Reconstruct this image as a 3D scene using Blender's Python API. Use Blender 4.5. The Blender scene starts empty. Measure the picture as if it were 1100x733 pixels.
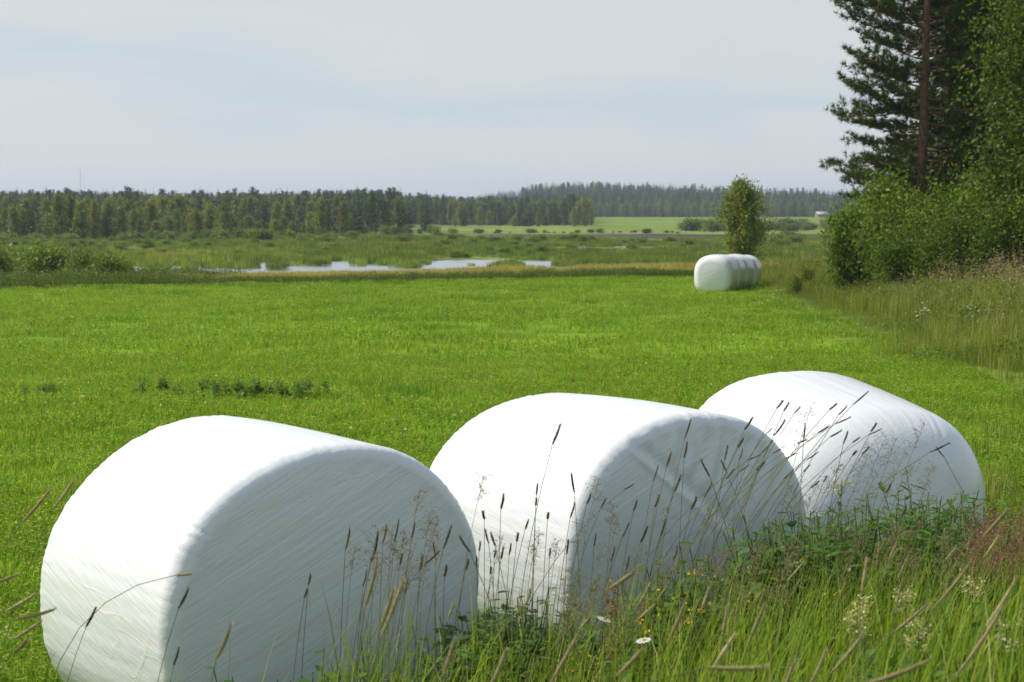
import bpy, math, random
import numpy as np

SC = bpy.context.scene
COL = SC.collection
PI = math.pi
R = math.radians
F, H_CAM, HOR = 2000.0, 2.15, 230.0          # focal length in px of a 1100 px wide frame, eye height, horizon row
PITCH = math.atan((366.5 - HOR) / F)
rng = np.random.default_rng(7)


# ------------------------------------------------------------------ helpers
def sstep(a, b, x):
    t = np.clip((np.asarray(x, float) - a) / (b - a), 0, 1)
    return t * t * (3 - 2 * t)


def lerp(a, b, t):
    return a + (b - a) * t


def vnoise(x, y, s, seed=0):
    """cheap smooth value noise, -1..1"""
    x = np.asarray(x, float) / s + seed * 17.3
    y = np.asarray(y, float) / s - seed * 9.1
    xi = np.floor(x).astype(int); yi = np.floor(y).astype(int)
    fx = x - xi; fy = y - yi
    fx = fx * fx * (3 - 2 * fx); fy = fy * fy * (3 - 2 * fy)

    def h(i, j):
        n = np.sin(i * 127.1 + j * 311.7 + seed * 74.7) * 43758.5453
        return (n - np.floor(n)) * 2 - 1
    return lerp(lerp(h(xi, yi), h(xi + 1, yi), fx), lerp(h(xi, yi + 1), h(xi + 1, yi + 1), fx), fy)


BORDER = np.array([(-9, 0.2), (-3.2, 4.9), (-0.75, 7.0), (1.1, 8.55), (2.45, 10.0), (3.7, 12.5), (5.0, 16), (6.4, 25), (7.7, 45), (8.6, 62), (9.3, 76), (10.5, 110)], float)


def border_dist(x, y):
    """signed distance to the edge of the mown field: > 0 on the verge side"""
    x = np.asarray(x, float); y = np.asarray(y, float)
    best = np.full(x.shape, 1e9); sgn = np.ones(x.shape)
    for a, b in zip(BORDER[:-1], BORDER[1:]):
        d = b - a; L2 = d @ d
        t = np.clip(((x - a[0]) * d[0] + (y - a[1]) * d[1]) / L2, 0, 1)
        px = a[0] + t * d[0]; py = a[1] + t * d[1]
        dd = np.hypot(x - px, y - py)
        s = np.where(d[0] * (y - a[1]) - d[1] * (x - a[0]) < 0, 1.0, -1.0)
        m = dd < best
        best = np.where(m, dd, best); sgn = np.where(m, s, sgn)
    return best * sgn


def y_end(x):
    """far edge of the mown field"""
    return 64 + (np.clip(x, -60, 12) + 18) * 0.5


def river(x, y):
    """0..1, 1 where open water lies"""
    u = 550 + F * x / np.maximum(y, 1)
    ub = np.array([-400, 60, 125, 230, 262, 300, 345, 395, 402, 462, 470, 500, 540, 548, 600, 640, 900, 1500])
    vb = np.array([288, 288, 286.5, 285, 283, 280.8, 280.5, 281, 284.5, 284.5, 280, 279, 279.5, 280, 280, 285, 286, 286])
    back = 8000.0 / (np.interp(u, ub, vb) - 1.6 - HOR)
    w = sstep(0, 2.0, back - y + 2.0 * vnoise(x, y, 9, 3)) * sstep(96, 104, y)
    # islands and reed spits standing in it
    for (iu, id_, ru, rd) in ((250, 143, 38, 3.2), (298, 141, 9, 4), (386, 152, 7, 5), (543, 146, 19, 10), (205, 140, 9, 1.6), (165, 143, 14, 1.8), (330, 150, 22, 1.6), (440, 143, 16, 1.6), (225, 150, 14, 2.5),
                              (610, 150, 14, 7), (640, 152, 26, 7), (505, 150, 6, 4)):
        q = ((u - iu) / ru) ** 2 + ((y - id_) / rd) ** 2
        w = w * sstep(0.7, 1.3, q)
    for (iu, id_, ru, rd) in ((627, 226, 7, 16), (668, 234, 8, 6), (736, 270, 12, 11), (340, 218, 7, 7), (846, 197, 20, 5), (868, 284, 6, 9), (522, 232, 5, 5), (905, 290, 8, 8)):
        q = ((u - iu) / ru) ** 2 + ((y - id_) / rd) ** 2
        w = np.maximum(w, 1 - sstep(0.7, 1.2, q + 0.3 * vnoise(x, y, 5, 5)))
    return w


def ground(x, y):
    x = np.asarray(x, float); y = np.asarray(y, float)
    ye = y_end(x)
    z = -0.45 * sstep(5, 62, y)
    bd = border_dist(x, y)
    near = 0.5 * sstep(0, 4.2, bd) * (1 - sstep(14, 30, y)) + 0.35 * sstep(0, 7, bd) * sstep(14, 30, y) * (1 - sstep(70, 90, y))
    z = z + near
    z = z - 1.5 * sstep(14, 26, y - ye)                      # bank down to the wetland (-1.95 at the water's edge)
    wet = sstep(95, 120, y)
    z = z + wet * (0.18 * np.abs(vnoise(x, y, 11, 1)) * (1 - sstep(380, 450, y)))
    z = z - 0.9 * river(x, y) * wet
    z = z + 2.4 * sstep(400, 1010, y) * 1.0
    u = 550 + F * x / np.maximum(y, 1)
    hill = 0.55 + 0.5 * np.exp(-((u - 660) / 110) ** 2) + 0.25 * np.exp(-((u - 800) / 90) ** 2) + 0.15 * np.sin(u / 70) - 0.2 * sstep(820, 960, u)
    z = z + 13 * sstep(1020, 1450, y) * hill * sstep(430, 600, u)
    z = z + 3.2 * sstep(520, 900, y) * (1 - sstep(380, 520, u)) * (0.75 + 0.25 * np.sin(u / 60 + 1))
    z = z + 13 * sstep(1900, 2500, y) * np.exp(-((u - 548) / 60) ** 2)
    z = z + 0.02 * vnoise(x, y, 1.3, 2) * (1 - sstep(20, 60, y))
    return z


def gz(x, y):
    return float(ground(np.array([x]), np.array([y]))[0])


def at(u, d):
    """ground position seen in column u, d metres away"""
    x = (u - 550) / F * d
    return x, d


def zat(v, d):
    """height of the point seen in row v at d metres"""
    return H_CAM - (v - HOR) / F * d


def build(name, verts, quads, mat, parent=None, rnd=None, smooth=False, tris=None, cols=None, link=True):
    me = bpy.data.meshes.new(name)
    verts = np.asarray(verts, np.float32).reshape(-1, 3)
    nq = 0 if quads is None else len(quads)
    nt = 0 if tris is None else len(tris)
    me.vertices.add(len(verts)); me.vertices.foreach_set('co', verts.ravel())
    loops = np.concatenate([np.asarray(quads, np.int32).reshape(-1) if nq else np.zeros(0, np.int32),
                            np.asarray(tris, np.int32).reshape(-1) if nt else np.zeros(0, np.int32)])
    if len(loops):
        me.loops.add(len(loops)); me.loops.foreach_set('vertex_index', loops)
        starts = np.concatenate([np.arange(nq) * 4, nq * 4 + np.arange(nt) * 3]).astype(np.int32)
        me.polygons.add(nq + nt); me.polygons.foreach_set('loop_start', starts)
        if smooth:
            me.polygons.foreach_set('use_smooth', np.ones(nq + nt, bool))
    me.update(calc_edges=True); me.validate()
    if rnd is not None:
        a = me.attributes.new('rnd', 'FLOAT', 'POINT'); a.data.foreach_set('value', np.asarray(rnd, np.float32).ravel())
    if cols is not None:
        a = me.attributes.new('zone', 'FLOAT_COLOR', 'POINT')
        c = np.ones((len(verts), 4), np.float32); c[:, :3] = cols
        a.data.foreach_set('color', c.ravel())
    if mat: me.materials.append(mat)
    o = bpy.data.objects.new(name, me)
    if link: COL.objects.link(o)
    if parent is not None: o.parent = parent
    return o


class MB:
    """collects vertices / quads / triangles with a random value per piece"""
    def __init__(s): s.v = []; s.q = []; s.t = []; s.r = []; s.n = 0

    def add(s, v, q=None, t=None, r=0.5):
        v = np.asarray(v, float).reshape(-1, 3)
        if q is not None and len(q): s.q.append(np.asarray(q, int).reshape(-1, 4) + s.n)
        if t is not None and len(t): s.t.append(np.asarray(t, int).reshape(-1, 3) + s.n)
        s.v.append(v); s.r.append(np.broadcast_to(np.asarray(r, float), (len(v),)).copy() if np.ndim(r) < 2 else np.ravel(r))
        s.n += len(v)

    def obj(s, name, mat, parent=None, smooth=False, link=True):
        if not s.v: s.add(np.zeros((3, 3)), t=[(0, 1, 2)])
        return build(name, np.concatenate(s.v), np.concatenate(s.q) if s.q else None, mat, parent, np.concatenate(s.r), smooth,
                     np.concatenate(s.t) if s.t else None, link=link)


def tube(mb, pts, rad, sides=6, r=0.5, cap=True):
    pts = np.asarray(pts, float); rad = np.broadcast_to(np.asarray(rad, float), (len(pts),))
    tg = np.gradient(pts, axis=0); tg /= np.linalg.norm(tg, axis=1, keepdims=True) + 1e-9
    ref = np.array([0.31, 0.95, 0.05]) if abs(tg[0] @ np.array([0.31, 0.95, 0.05])) < 0.9 else np.array([1.0, 0, 0])
    a = np.cross(tg, ref); a /= np.linalg.norm(a, axis=1, keepdims=True) + 1e-9
    b = np.cross(tg, a)
    ph = np.arange(sides) / sides * 2 * PI
    ring = pts[:, None] + rad[:, None, None] * (np.cos(ph)[None, :, None] * a[:, None] + np.sin(ph)[None, :, None] * b[:, None])
    n = len(pts); i = np.arange(n - 1)[:, None] * sides; j = np.arange(sides)[None]; k = (j + 1) % sides
    q = np.stack([i + j, i + k, i + sides + k, i + sides + j], -1).reshape(-1, 4)
    v = ring.reshape(-1, 3); t = None
    if cap:
        v = np.concatenate([v, pts[-1:] + tg[-1:] * rad[-1]])
        m = len(v) - 1; o = (n - 1) * sides
        t = [(o + x, o + (x + 1) % sides, m) for x in range(sides)]
    mb.add(v, q, t, r)


def blades(mb, base, h, w, az, lean, curl, seg=4, r=None, fac=None):
    """grass blades: arrays of base points, heights, widths, lean azimuths, lean amount, curl"""
    N = len(base)
    s = np.linspace(0, 1, seg + 1)[None, :]
    ang = lean[:, None] * s + curl[:, None] * s ** 2.2
    ds = h[:, None] / seg
    zc = np.concatenate([np.zeros((N, 1)), np.cumsum(np.cos(ang[:, :-1]) * ds, 1)], 1)
    oc = np.concatenate([np.zeros((N, 1)), np.cumsum(np.sin(ang[:, :-1]) * ds, 1)], 1)
    d = np.stack([np.cos(az), np.sin(az)], -1)
    fz = az + PI / 2 + (rng.normal(0, 0.5, N) if fac is None else fac)
    side = np.stack([np.cos(fz), np.sin(fz)], -1)
    c = np.concatenate([base[:, None, :2] + oc[..., None] * d[:, None], (base[:, 2:3] + zc)[..., None]], -1)
    ww = w[:, None] * np.array([0.8] + [1.0] * (seg - 2) + [0.62, 0.06])[None, :seg + 1] * 0.5
    off = np.concatenate([side[:, None] * ww[..., None], np.zeros((N, seg + 1, 1))], -1)
    v = np.stack([c - off, c + off], 2).reshape(-1, 3)
    i = (np.arange(N)[:, None] * (seg + 1) + np.arange(seg)[None]) * 2
    q = np.stack([i, i + 1, i + 3, i + 2], -1).reshape(-1, 4)
    rr = np.repeat(rng.random(N) if r is None else r, (seg + 1) * 2)
    mb.add(v, q, r=rr)


def leaves(mb, c, size, r=None, up=0.35, aspect=0.55, rg=None):
    """rhombic leaves, folded a little along the midrib"""
    rg = rg or rng
    N = len(c)
    ax = rg.normal(size=(N, 3)); ax[:, 2] -= 0.3; ax /= np.linalg.norm(ax, axis=1, keepdims=True)
    nn = rg.normal(size=(N, 3)); nn[:, 2] += up * 3
    sd = np.cross(nn, ax); sd /= np.linalg.norm(sd, axis=1, keepdims=True) + 1e-9
    nn = np.cross(ax, sd)
    L = (size * rg.uniform(0.6, 1.35, N))[:, None]
    v = np.stack([c - ax * L * 0.5, c + sd * L * aspect * 0.5 + nn * L * 0.08, c + ax * L * 0.5, c - sd * L * aspect * 0.5 + nn * L * 0.08], 1)
    q = np.arange(N * 4).reshape(-1, 4)
    mb.add(v.reshape(-1, 3), q, r=np.repeat(rg.random(N) if r is None else r, 4))


def tag(o, label=None, cat=None, group=None, kind=None):
    if label: o['label'] = label
    if cat: o['category'] = cat
    if group: o['group'] = group
    if kind: o['kind'] = kind
    return o


def empty(name, loc, label, cat, group=None, rz=0.0, s=1.0):
    o = bpy.data.objects.new(name, None); COL.objects.link(o)
    o.location = loc; o.rotation_euler = (0, 0, rz); o.scale = (s, s, s) if np.ndim(s) == 0 else s
    o.empty_display_size = 0.1
    return tag(o, label, cat, group)


def make(name, parts, loc, label, cat, group=None, rz=0.0, s=1.0):
    """a thing from prototype parts [(part name, source object)]: an Empty with copies of the parts under it"""
    e = empty(name, loc, label, cat, group, rz, s)
    for pn, src in parts:
        c = src.copy(); c.name = pn; COL.objects.link(c); c.parent = e
    return e


# ------------------------------------------------------------------ materials
def new_mat(name):
    m = bpy.data.materials.new(name); m.use_nodes = True
    nt = m.node_tree; nt.nodes.clear()
    return m, nt, nt.nodes, nt.links


def ramp(N, pts):
    n = N.new('ShaderNodeValToRGB'); e = n.color_ramp.elements
    while len(e) > 1: e.remove(e[-1])
    e[0].position = pts[0][0]; e[0].color = (*pts[0][1], 1)
    for p, c in pts[1:]:
        k = e.new(p); k.color = (*c, 1)
    return n


def leaf_mat(name, cols, transl=0.4, rough=0.5, vary=0.25, tcol=1.25, spec=0.3):
    """cols: list of (position, rgb) picked by the random value of each leaf; whole plants vary a little too"""
    m, nt, N, L = new_mat(name)
    at_ = N.new('ShaderNodeAttribute'); at_.attribute_name = 'rnd'
    rp = ramp(N, cols); L.new(at_.outputs['Fac'], rp.inputs['Fac'])
    oi = N.new('ShaderNodeObjectInfo')
    hs = N.new('ShaderNodeHueSaturation')
    mr = N.new('ShaderNodeMapRange'); mr.inputs[3].default_value = 1 - vary; mr.inputs[4].default_value = 1 + vary
    L.new(oi.outputs['Random'], mr.inputs[0]); L.new(mr.outputs[0], hs.inputs['Value'])
    mh = N.new('ShaderNodeMapRange'); mh.inputs[3].default_value = 0.5 - 0.06 * vary; mh.inputs[4].default_value = 0.5 + 0.06 * vary
    mm = N.new('ShaderNodeMath'); mm.operation = 'FRACT'
    m7 = N.new('ShaderNodeMath'); m7.operation = 'MULTIPLY'; m7.inputs[1].default_value = 7.31
    L.new(oi.outputs['Random'], m7.inputs[0]); L.new(m7.outputs[0], mm.inputs[0]); L.new(mm.outputs[0], mh.inputs[0]); L.new(mh.outputs[0], hs.inputs['Hue'])
    L.new(rp.outputs['Color'], hs.inputs['Color'])
    p = N.new('ShaderNodeBsdfPrincipled'); p.inputs['Roughness'].default_value = rough; p.inputs['Specular IOR Level'].default_value = spec
    L.new(hs.outputs['Color'], p.inputs['Base Color'])
    out = N.new('ShaderNodeOutputMaterial')
    if transl > 0:
        t = N.new('ShaderNodeBsdfTranslucent')
        mc = N.new('ShaderNodeMix'); mc.data_type = 'RGBA'; mc.blend_type = 'MULTIPLY'; mc.inputs['Factor'].default_value = 1
        mc.inputs['B'].default_value = (tcol, tcol * 1.02, tcol * 0.55, 1)
        L.new(hs.outputs['Color'], mc.inputs['A']); L.new(mc.outputs['Result'], t.inputs['Color'])
        mx = N.new('ShaderNodeMixShader'); mx.inputs[0].default_value = transl
        L.new(p.outputs[0], mx.inputs[1]); L.new(t.outputs[0], mx.inputs[2]); L.new(mx.outputs[0], out.inputs['Surface'])
    else:
        L.new(p.outputs[0], out.inputs['Surface'])
    return m


def bark_mat(name, c1, c2, scale=(6, 6, 1.2), bump=0.5, c3=None):
    m, nt, N, L = new_mat(name)
    tc = N.new('ShaderNodeTexCoord'); mp = N.new('ShaderNodeMapping'); mp.inputs['Scale'].default_value = scale
    L.new(tc.outputs['Object'], mp.inputs['Vector'])
    no = N.new('ShaderNodeTexNoise'); no.inputs['Scale'].default_value = 3; no.inputs['Detail'].default_value = 6
    L.new(mp.outputs[0], no.inputs['Vector'])
    pts = [(0.35, c1), (0.62, c2)] + ([(0.7, c3)] if c3 else [])
    rp = ramp(N, pts); L.new(no.outputs['Fac'], rp.inputs['Fac'])
    p = N.new('ShaderNodeBsdfPrincipled'); p.inputs['Roughness'].default_value = 0.85
    L.new(rp.outputs['Color'], p.inputs['Base Color'])
    b = N.new('ShaderNodeBump'); b.inputs['Strength'].default_value = bump; b.inputs['Distance'].default_value = 0.03
    L.new(no.outputs['Fac'], b.inputs['Height']); L.new(b.outputs[0], p.inputs['Normal'])
    out = N.new('ShaderNodeOutputMaterial'); L.new(p.outputs[0], out.inputs['Surface'])
    return m


def plain_mat(name, c, rough=0.6, nscale=30, var=0.25):
    m, nt, N, L = new_mat(name)
    tc = N.new('ShaderNodeTexCoord')
    no = N.new('ShaderNodeTexNoise'); no.inputs['Scale'].default_value = nscale; no.inputs['Detail'].default_value = 4
    L.new(tc.outputs['Object'], no.inputs['Vector'])
    rp = ramp(N, [(0.3, tuple(x * (1 - var) for x in c)), (0.7, tuple(min(1, x * (1 + var)) for x in c))])
    L.new(no.outputs['Fac'], rp.inputs['Fac'])
    p = N.new('ShaderNodeBsdfPrincipled'); p.inputs['Roughness'].default_value = rough
    L.new(rp.outputs['Color'], p.inputs['Base Color'])
    out = N.new('ShaderNodeOutputMaterial'); L.new(p.outputs[0], out.inputs['Surface'])
    return m


def wrap_mat():
    """white stretch film: fine drawn lines, thin dirt, soft gloss"""
    m, nt, N, L = new_mat('white_film')
    tc = N.new('ShaderNodeTexCoord')

    def lines(rot, scale, det=5):
        mp = N.new('ShaderNodeMapping'); mp.inputs['Rotation'].default_value = rot; mp.inputs['Scale'].default_value = scale
        mp.vector_type = 'POINT'
        r0 = N.new('ShaderNodeMapping'); r0.inputs['Rotation'].default_value = rot
        L.new(tc.outputs['Object'], r0.inputs['Vector'])
        s0 = N.new('ShaderNodeMapping'); s0.inputs['Scale'].default_value = scale
        L.new(r0.outputs[0], s0.inputs['Vector'])
        n = N.new('ShaderNodeTexNoise'); n.inputs['Scale'].default_value = 1; n.inputs['Detail'].default_value = det; n.inputs['Roughness'].default_value = 0.62
        L.new(s0.outputs[0], n.inputs['Vector'])
        return n
    flank = lines((R(-15), 0, R(6)), (60, 0.22, 60), 2)
    flank2 = lines((R(-24), 0, R(-10)), (34, 0.16, 34), 2)
    endA = lines((0, R(27), 0), (0.22, 60, 60), 2)
    endB = lines((0, R(14), 0), (0.2, 38, 38), 2)
    en = N.new('ShaderNodeAttribute'); en.attribute_name = 'rnd'        # 1 on the flat ends, 0 on the round

    def mix(a, b, f):
        x = N.new('ShaderNodeMix'); x.data_type = 'FLOAT'
        L.new(a, x.inputs[2]); L.new(b, x.inputs[3])
        if isinstance(f, float): x.inputs[0].default_value = f
        else: L.new(f, x.inputs[0])
        return x.outputs[0]
    fl = mix(flank.outputs['Fac'], flank2.outputs['Fac'], 0.4)
    ed = mix(endA.outputs['Fac'], endB.outputs['Fac'], 0.3)
    hgt = mix(fl, ed, en.outputs['Fac'])
    c1 = lines((R(-13), 0, R(5)), (9, 0.10, 9), 0); c2 = lines((0, R(24), 0), (0.08, 9, 9), 0)
    cr = mix(c1.outputs['Fac'], c2.outputs['Fac'], en.outputs['Fac'])
    ci = N.new('ShaderNodeMath'); ci.operation = 'PINGPONG'; ci.inputs[1].default_value = 0.06; L.new(cr, ci.inputs[0])
    cs = N.new('ShaderNodeMapRange'); cs.inputs[1].default_value = 0.0; cs.inputs[2].default_value = 0.010; cs.inputs[3].default_value = 1.0; cs.inputs[4].default_value = 0.0
    L.new(ci.outputs[0], cs.inputs[0])
    b0 = N.new('ShaderNodeBump'); b0.inputs['Strength'].default_value = 0.18; b0.inputs['Distance'].default_value = 0.004     # edges of overlapping bands
    k1 = N.new('ShaderNodeMath'); k1.operation = 'SUBTRACT'; k1.inputs[1].default_value = 0.5; L.new(en.outputs['Fac'], k1.inputs[0])
    k2 = N.new('ShaderNodeMath'); k2.operation = 'ABSOLUTE'; L.new(k1.outputs[0], k2.inputs[0])
    k3 = N.new('ShaderNodeMapRange'); k3.inputs[1].default_value = 0.47; k3.inputs[2].default_value = 0.5; L.new(k2.outputs[0], k3.inputs[0])
    k4 = N.new('ShaderNodeMath'); k4.operation = 'MULTIPLY'; L.new(k3.outputs[0], k4.inputs[0]); L.new(cs.outputs[0], k4.inputs[1])
    L.new(k4.outputs[0], b0.inputs['Height'])
    b = N.new('ShaderNodeBump'); b.inputs['Strength'].default_value = 0.34; b.inputs['Distance'].default_value = 0.011
    L.new(hgt, b.inputs['Height']); L.new(b0.outputs[0], b.inputs['Normal'])
    big = N.new('ShaderNodeTexNoise'); big.inputs['Scale'].default_value = 5; big.inputs['Detail'].default_value = 5
    L.new(tc.outputs['Object'], big.inputs['Vector'])
    b2 = N.new('ShaderNodeBump'); b2.inputs['Strength'].default_value = 0.10; b2.inputs['Distance'].default_value = 0.02
    L.new(big.outputs['Fac'], b2.inputs['Height']); L.new(b.outputs[0], b2.inputs['Normal'])
    rp = ramp(N, [(0.25, (0.70, 0.72, 0.715)), (0.55, (0.765, 0.77, 0.76))])
    L.new(hgt, rp.inputs['Fac'])
    p = N.new('ShaderNodeBsdfPrincipled'); p.inputs['Roughness'].default_value = 0.26
    p.inputs['Specular IOR Level'].default_value = 0.5
    L.new(rp.outputs['Color'], p.inputs['Base Color']); L.new(b2.outputs[0], p.inputs['Normal'])
    out = N.new('ShaderNodeOutputMaterial'); L.new(p.outputs[0], out.inputs['Surface'])
    return m


def ground_mat():
    m, nt, N, L = new_mat('soil_and_turf')
    a = N.new('ShaderNodeAttribute'); a.attribute_name = 'zone'
    geo = N.new('ShaderNodeNewGeometry')
    cols = a.outputs['Color']
    prev = cols
    for sc, amt in ((0.045, 0.35), (0.7, 0.3), (14.0, 0.55)):
        no = N.new('ShaderNodeTexNoise'); no.inputs['Scale'].default_value = sc; no.inputs['Detail'].default_value = 5
        L.new(geo.outputs['Position'], no.inputs['Vector'])
        mr = N.new('ShaderNodeMapRange'); mr.inputs[1].default_value = 0.3; mr.inputs[2].default_value = 0.7
        mr.inputs[3].default_value = 1 - amt; mr.inputs[4].default_value = 1 + amt
        L.new(no.outputs['Fac'], mr.inputs[0])
        mx = N.new('ShaderNodeVectorMath'); mx.operation = 'SCALE'
        L.new(prev, mx.inputs[0]); L.new(mr.outputs[0], mx.inputs['Scale'])
        prev = mx.outputs[0]
    p = N.new('ShaderNodeBsdfPrincipled'); p.inputs['Roughness'].default_value = 0.95; p.inputs['Specular IOR Level'].default_value = 0.1
    L.new(prev, p.inputs['Base Color'])
    no = N.new('ShaderNodeTexNoise'); no.inputs['Scale'].default_value = 20; no.inputs['Detail'].default_value = 6
    L.new(geo.outputs['Position'], no.inputs['Vector'])
    b = N.new('ShaderNodeBump'); b.inputs['Strength'].default_value = 0.8; b.inputs['Distance'].default_value = 0.05
    L.new(no.outputs['Fac'], b.inputs['Height']); L.new(b.outputs[0], p.inputs['Normal'])
    out = N.new('ShaderNodeOutputMaterial'); L.new(p.outputs[0], out.inputs['Surface'])
    return m


def water_mat():
    m, nt, N, L = new_mat('rippled_water')
    geo = N.new('ShaderNodeNewGeometry')
    no = N.new('ShaderNodeTexNoise'); no.inputs['Scale'].default_value = 3.5; no.inputs['Detail'].default_value = 4
    L.new(geo.outputs['Position'], no.inputs['Vector'])
    b = N.new('ShaderNodeBump'); b.inputs['Strength'].default_value = 0.35; b.inputs['Distance'].default_value = 0.10
    L.new(no.outputs['Fac'], b.inputs['Height'])
    df = N.new('ShaderNodeBsdfDiffuse'); df.inputs['Color'].default_value = (0.06, 0.07, 0.06, 1)
    gl = N.new('ShaderNodeBsdfAnisotropic'); gl.inputs['Color'].default_value = (0.97, 0.97, 0.97, 1); gl.inputs['Roughness'].default_value = 0.22
    L.new(b.outputs[0], gl.inputs['Normal'])
    fr = N.new('ShaderNodeFresnel'); fr.inputs['IOR'].default_value = 1.33
    p = N.new('ShaderNodeMixShader'); L.new(fr.outputs[0], p.inputs[0]); L.new(df.outputs[0], p.inputs[1]); L.new(gl.outputs[0], p.inputs[2])
    out = N.new('ShaderNodeOutputMaterial'); L.new(p.outputs[0], out.inputs['Surface'])
    return m


M = {}
M['film'] = wrap_mat()
M['ground'] = ground_mat()
M['water'] = water_mat()
M['turf'] = leaf_mat('field_grass_blades', [(0, (0.115, 0.205, 0.020)), (0.5, (0.205, 0.32, 0.027)), (0.88, (0.30, 0.40, 0.045)), (1, (0.46, 0.44, 0.16))], 0.5, 0.6, 0.10, 1.35, 0.12)
M['turf_y'] = leaf_mat('pale_field_grass_blades', [(0, (0.135, 0.225, 0.022)), (0.5, (0.22, 0.325, 0.03)), (0.88, (0.31, 0.40, 0.055)), (1, (0.48, 0.45, 0.17))], 0.5, 0.6, 0.10, 1.35, 0.12)
M['turf_d'] = leaf_mat('dark_field_grass_blades', [(0, (0.085, 0.18, 0.018)), (0.7, (0.15, 0.27, 0.024)), (1, (0.24, 0.35, 0.04))], 0.45, 0.6, 0.12, 1.3, 0.12)
M['verge'] = leaf_mat('tall_grass_blades', [(0, (0.10, 0.18, 0.012)), (0.35, (0.185, 0.275, 0.018)), (0.72, (0.28, 0.35, 0.035)), (0.88, (0.42, 0.39, 0.12)), (1, (0.52, 0.44, 0.20))], 0.45, 0.5, 0.1, 1.3, 0.25)
M['ditch'] = leaf_mat('ditch_grass_blades', [(0, (0.045, 0.09, 0.010)), (0.7, (0.09, 0.15, 0.016)), (1, (0.22, 0.23, 0.05))], 0.35, 0.55, 0.3)
M['dry'] = leaf_mat('dry_grass_blades', [(0, (0.22, 0.23, 0.035)), (0.35, (0.42, 0.36, 0.10)), (1, (0.54, 0.45, 0.17))], 0.35, 0.6, 0.22)
M['meadow'] = leaf_mat('meadow_grass_blades', [(0, (0.08, 0.155, 0.012)), (0.55, (0.19, 0.25, 0.02)), (0.85, (0.33, 0.32, 0.06)), (0.97, (0.44, 0.37, 0.14)), (1, (0.34, 0.25, 0.15))], 0.35, 0.55, 0.25)
M['sedge'] = leaf_mat('sedge_blades', [(0, (0.15, 0.22, 0.028)), (0.7, (0.27, 0.355, 0.05)), (1, (0.40, 0.38, 0.10))], 0.35, 0.6, 0.4)
M['reed'] = leaf_mat('reed_blades', [(0, (0.08, 0.14, 0.016)), (0.7, (0.15, 0.22, 0.028)), (1, (0.24, 0.26, 0.06))], 0.35, 0.6, 0.35)
M['sedge_y'] = leaf_mat('yellow_sedge_blades', [(0, (0.19, 0.21, 0.03)), (0.6, (0.32, 0.29, 0.05)), (1, (0.42, 0.34, 0.10))], 0.35, 0.6, 0.25)
M['alder'] = leaf_mat('alder_leaves', [(0, (0.055, 0.10, 0.009)), (0.8, (0.13, 0.195, 0.016)), (1, (0.22, 0.28, 0.045))], 0.4, 0.55, 0.22, spec=0.22)
M['willow'] = leaf_mat('willow_leaves', [(0, (0.10, 0.15, 0.018)), (1, (0.20, 0.255, 0.038))], 0.35, 0.5, 0.3)
M['thicket'] = leaf_mat('thicket_leaves', [(0, (0.10, 0.155, 0.014)), (1, (0.20, 0.26, 0.03))], 0.4, 0.5, 0.25)
M['shrub'] = leaf_mat('shrub_leaves', [(0, (0.07, 0.125, 0.010)), (0.75, (0.18, 0.255, 0.022)), (1, (0.31, 0.37, 0.07))], 0.45, 0.5, 0.2, spec=0.3)
M['birch'] = leaf_mat('birch_leaves', [(0, (0.09, 0.135, 0.014)), (1, (0.20, 0.24, 0.035))], 0.4, 0.5, 0.2, spec=0.3)
M['birch_far'] = leaf_mat('far_birch_leaves', [(0, (0.13, 0.17, 0.022)), (1, (0.22, 0.245, 0.04))], 0.35, 0.55, 0.3)
M['spruce'] = leaf_mat('spruce_needles', [(0, (0.03, 0.06, 0.012)), (1, (0.06, 0.10, 0.02))], 0.1, 0.6, 0.25)
M['pine'] = leaf_mat('pine_needles', [(0, (0.045, 0.08, 0.010)), (1, (0.10, 0.14, 0.018))], 0.2, 0.5, 0.1)
M['weed'] = leaf_mat('weed_leaves', [(0, (0.055, 0.13, 0.012)), (1, (0.12, 0.215, 0.025))], 0.35, 0.42, 0.2, spec=0.4)
M['dock'] = leaf_mat('dock_leaves', [(0, (0.05, 0.11, 0.010)), (1, (0.10, 0.18, 0.02))], 0.3, 0.55, 0.2)
M['stem'] = leaf_mat('grass_stems', [(0, (0.10, 0.14, 0.035)), (1, (0.20, 0.20, 0.07))], 0.2, 0.6, 0.25)
M['head'] = leaf_mat('timothy_heads', [(0, (0.07, 0.065, 0.035)), (1, (0.13, 0.12, 0.06))], 0.1, 0.8, 0.3)  # backlit silhouette of the heads put into this dark colour
M['straw'] = leaf_mat('straw_heads', [(0, (0.30, 0.26, 0.11)), (1, (0.46, 0.40, 0.20))], 0.2, 0.8, 0.25)
M['panicle'] = leaf_mat('panicle_spikelets', [(0, (0.16, 0.12, 0.07)), (1, (0.30, 0.24, 0.13))], 0.3, 0.7, 0.25)
M['red_panicle'] = leaf_mat('red_panicle_spikelets', [(0, (0.19, 0.08, 0.055)), (1, (0.32, 0.18, 0.12))], 0.3, 0.7, 0.2)
M['cream'] = leaf_mat('cream_flowers', [(0, (0.50, 0.44, 0.20)), (1, (0.66, 0.60, 0.34))], 0.3, 0.7, 0.1)
M['yellow'] = leaf_mat('yellow_flowers', [(0, (0.62, 0.36, 0.015)), (1, (0.70, 0.48, 0.03))], 0.3, 0.6, 0.1)
M['petal'] = leaf_mat('white_petals', [(0, (0.74, 0.74, 0.72)), (1, (0.8, 0.8, 0.8))], 0.25, 0.5, 0.02, tcol=1.0)
M['rust'] = leaf_mat('rusty_seeds', [(0, (0.22, 0.07, 0.03)), (1, (0.36, 0.15, 0.06))], 0.3, 0.7, 0.15)
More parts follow.
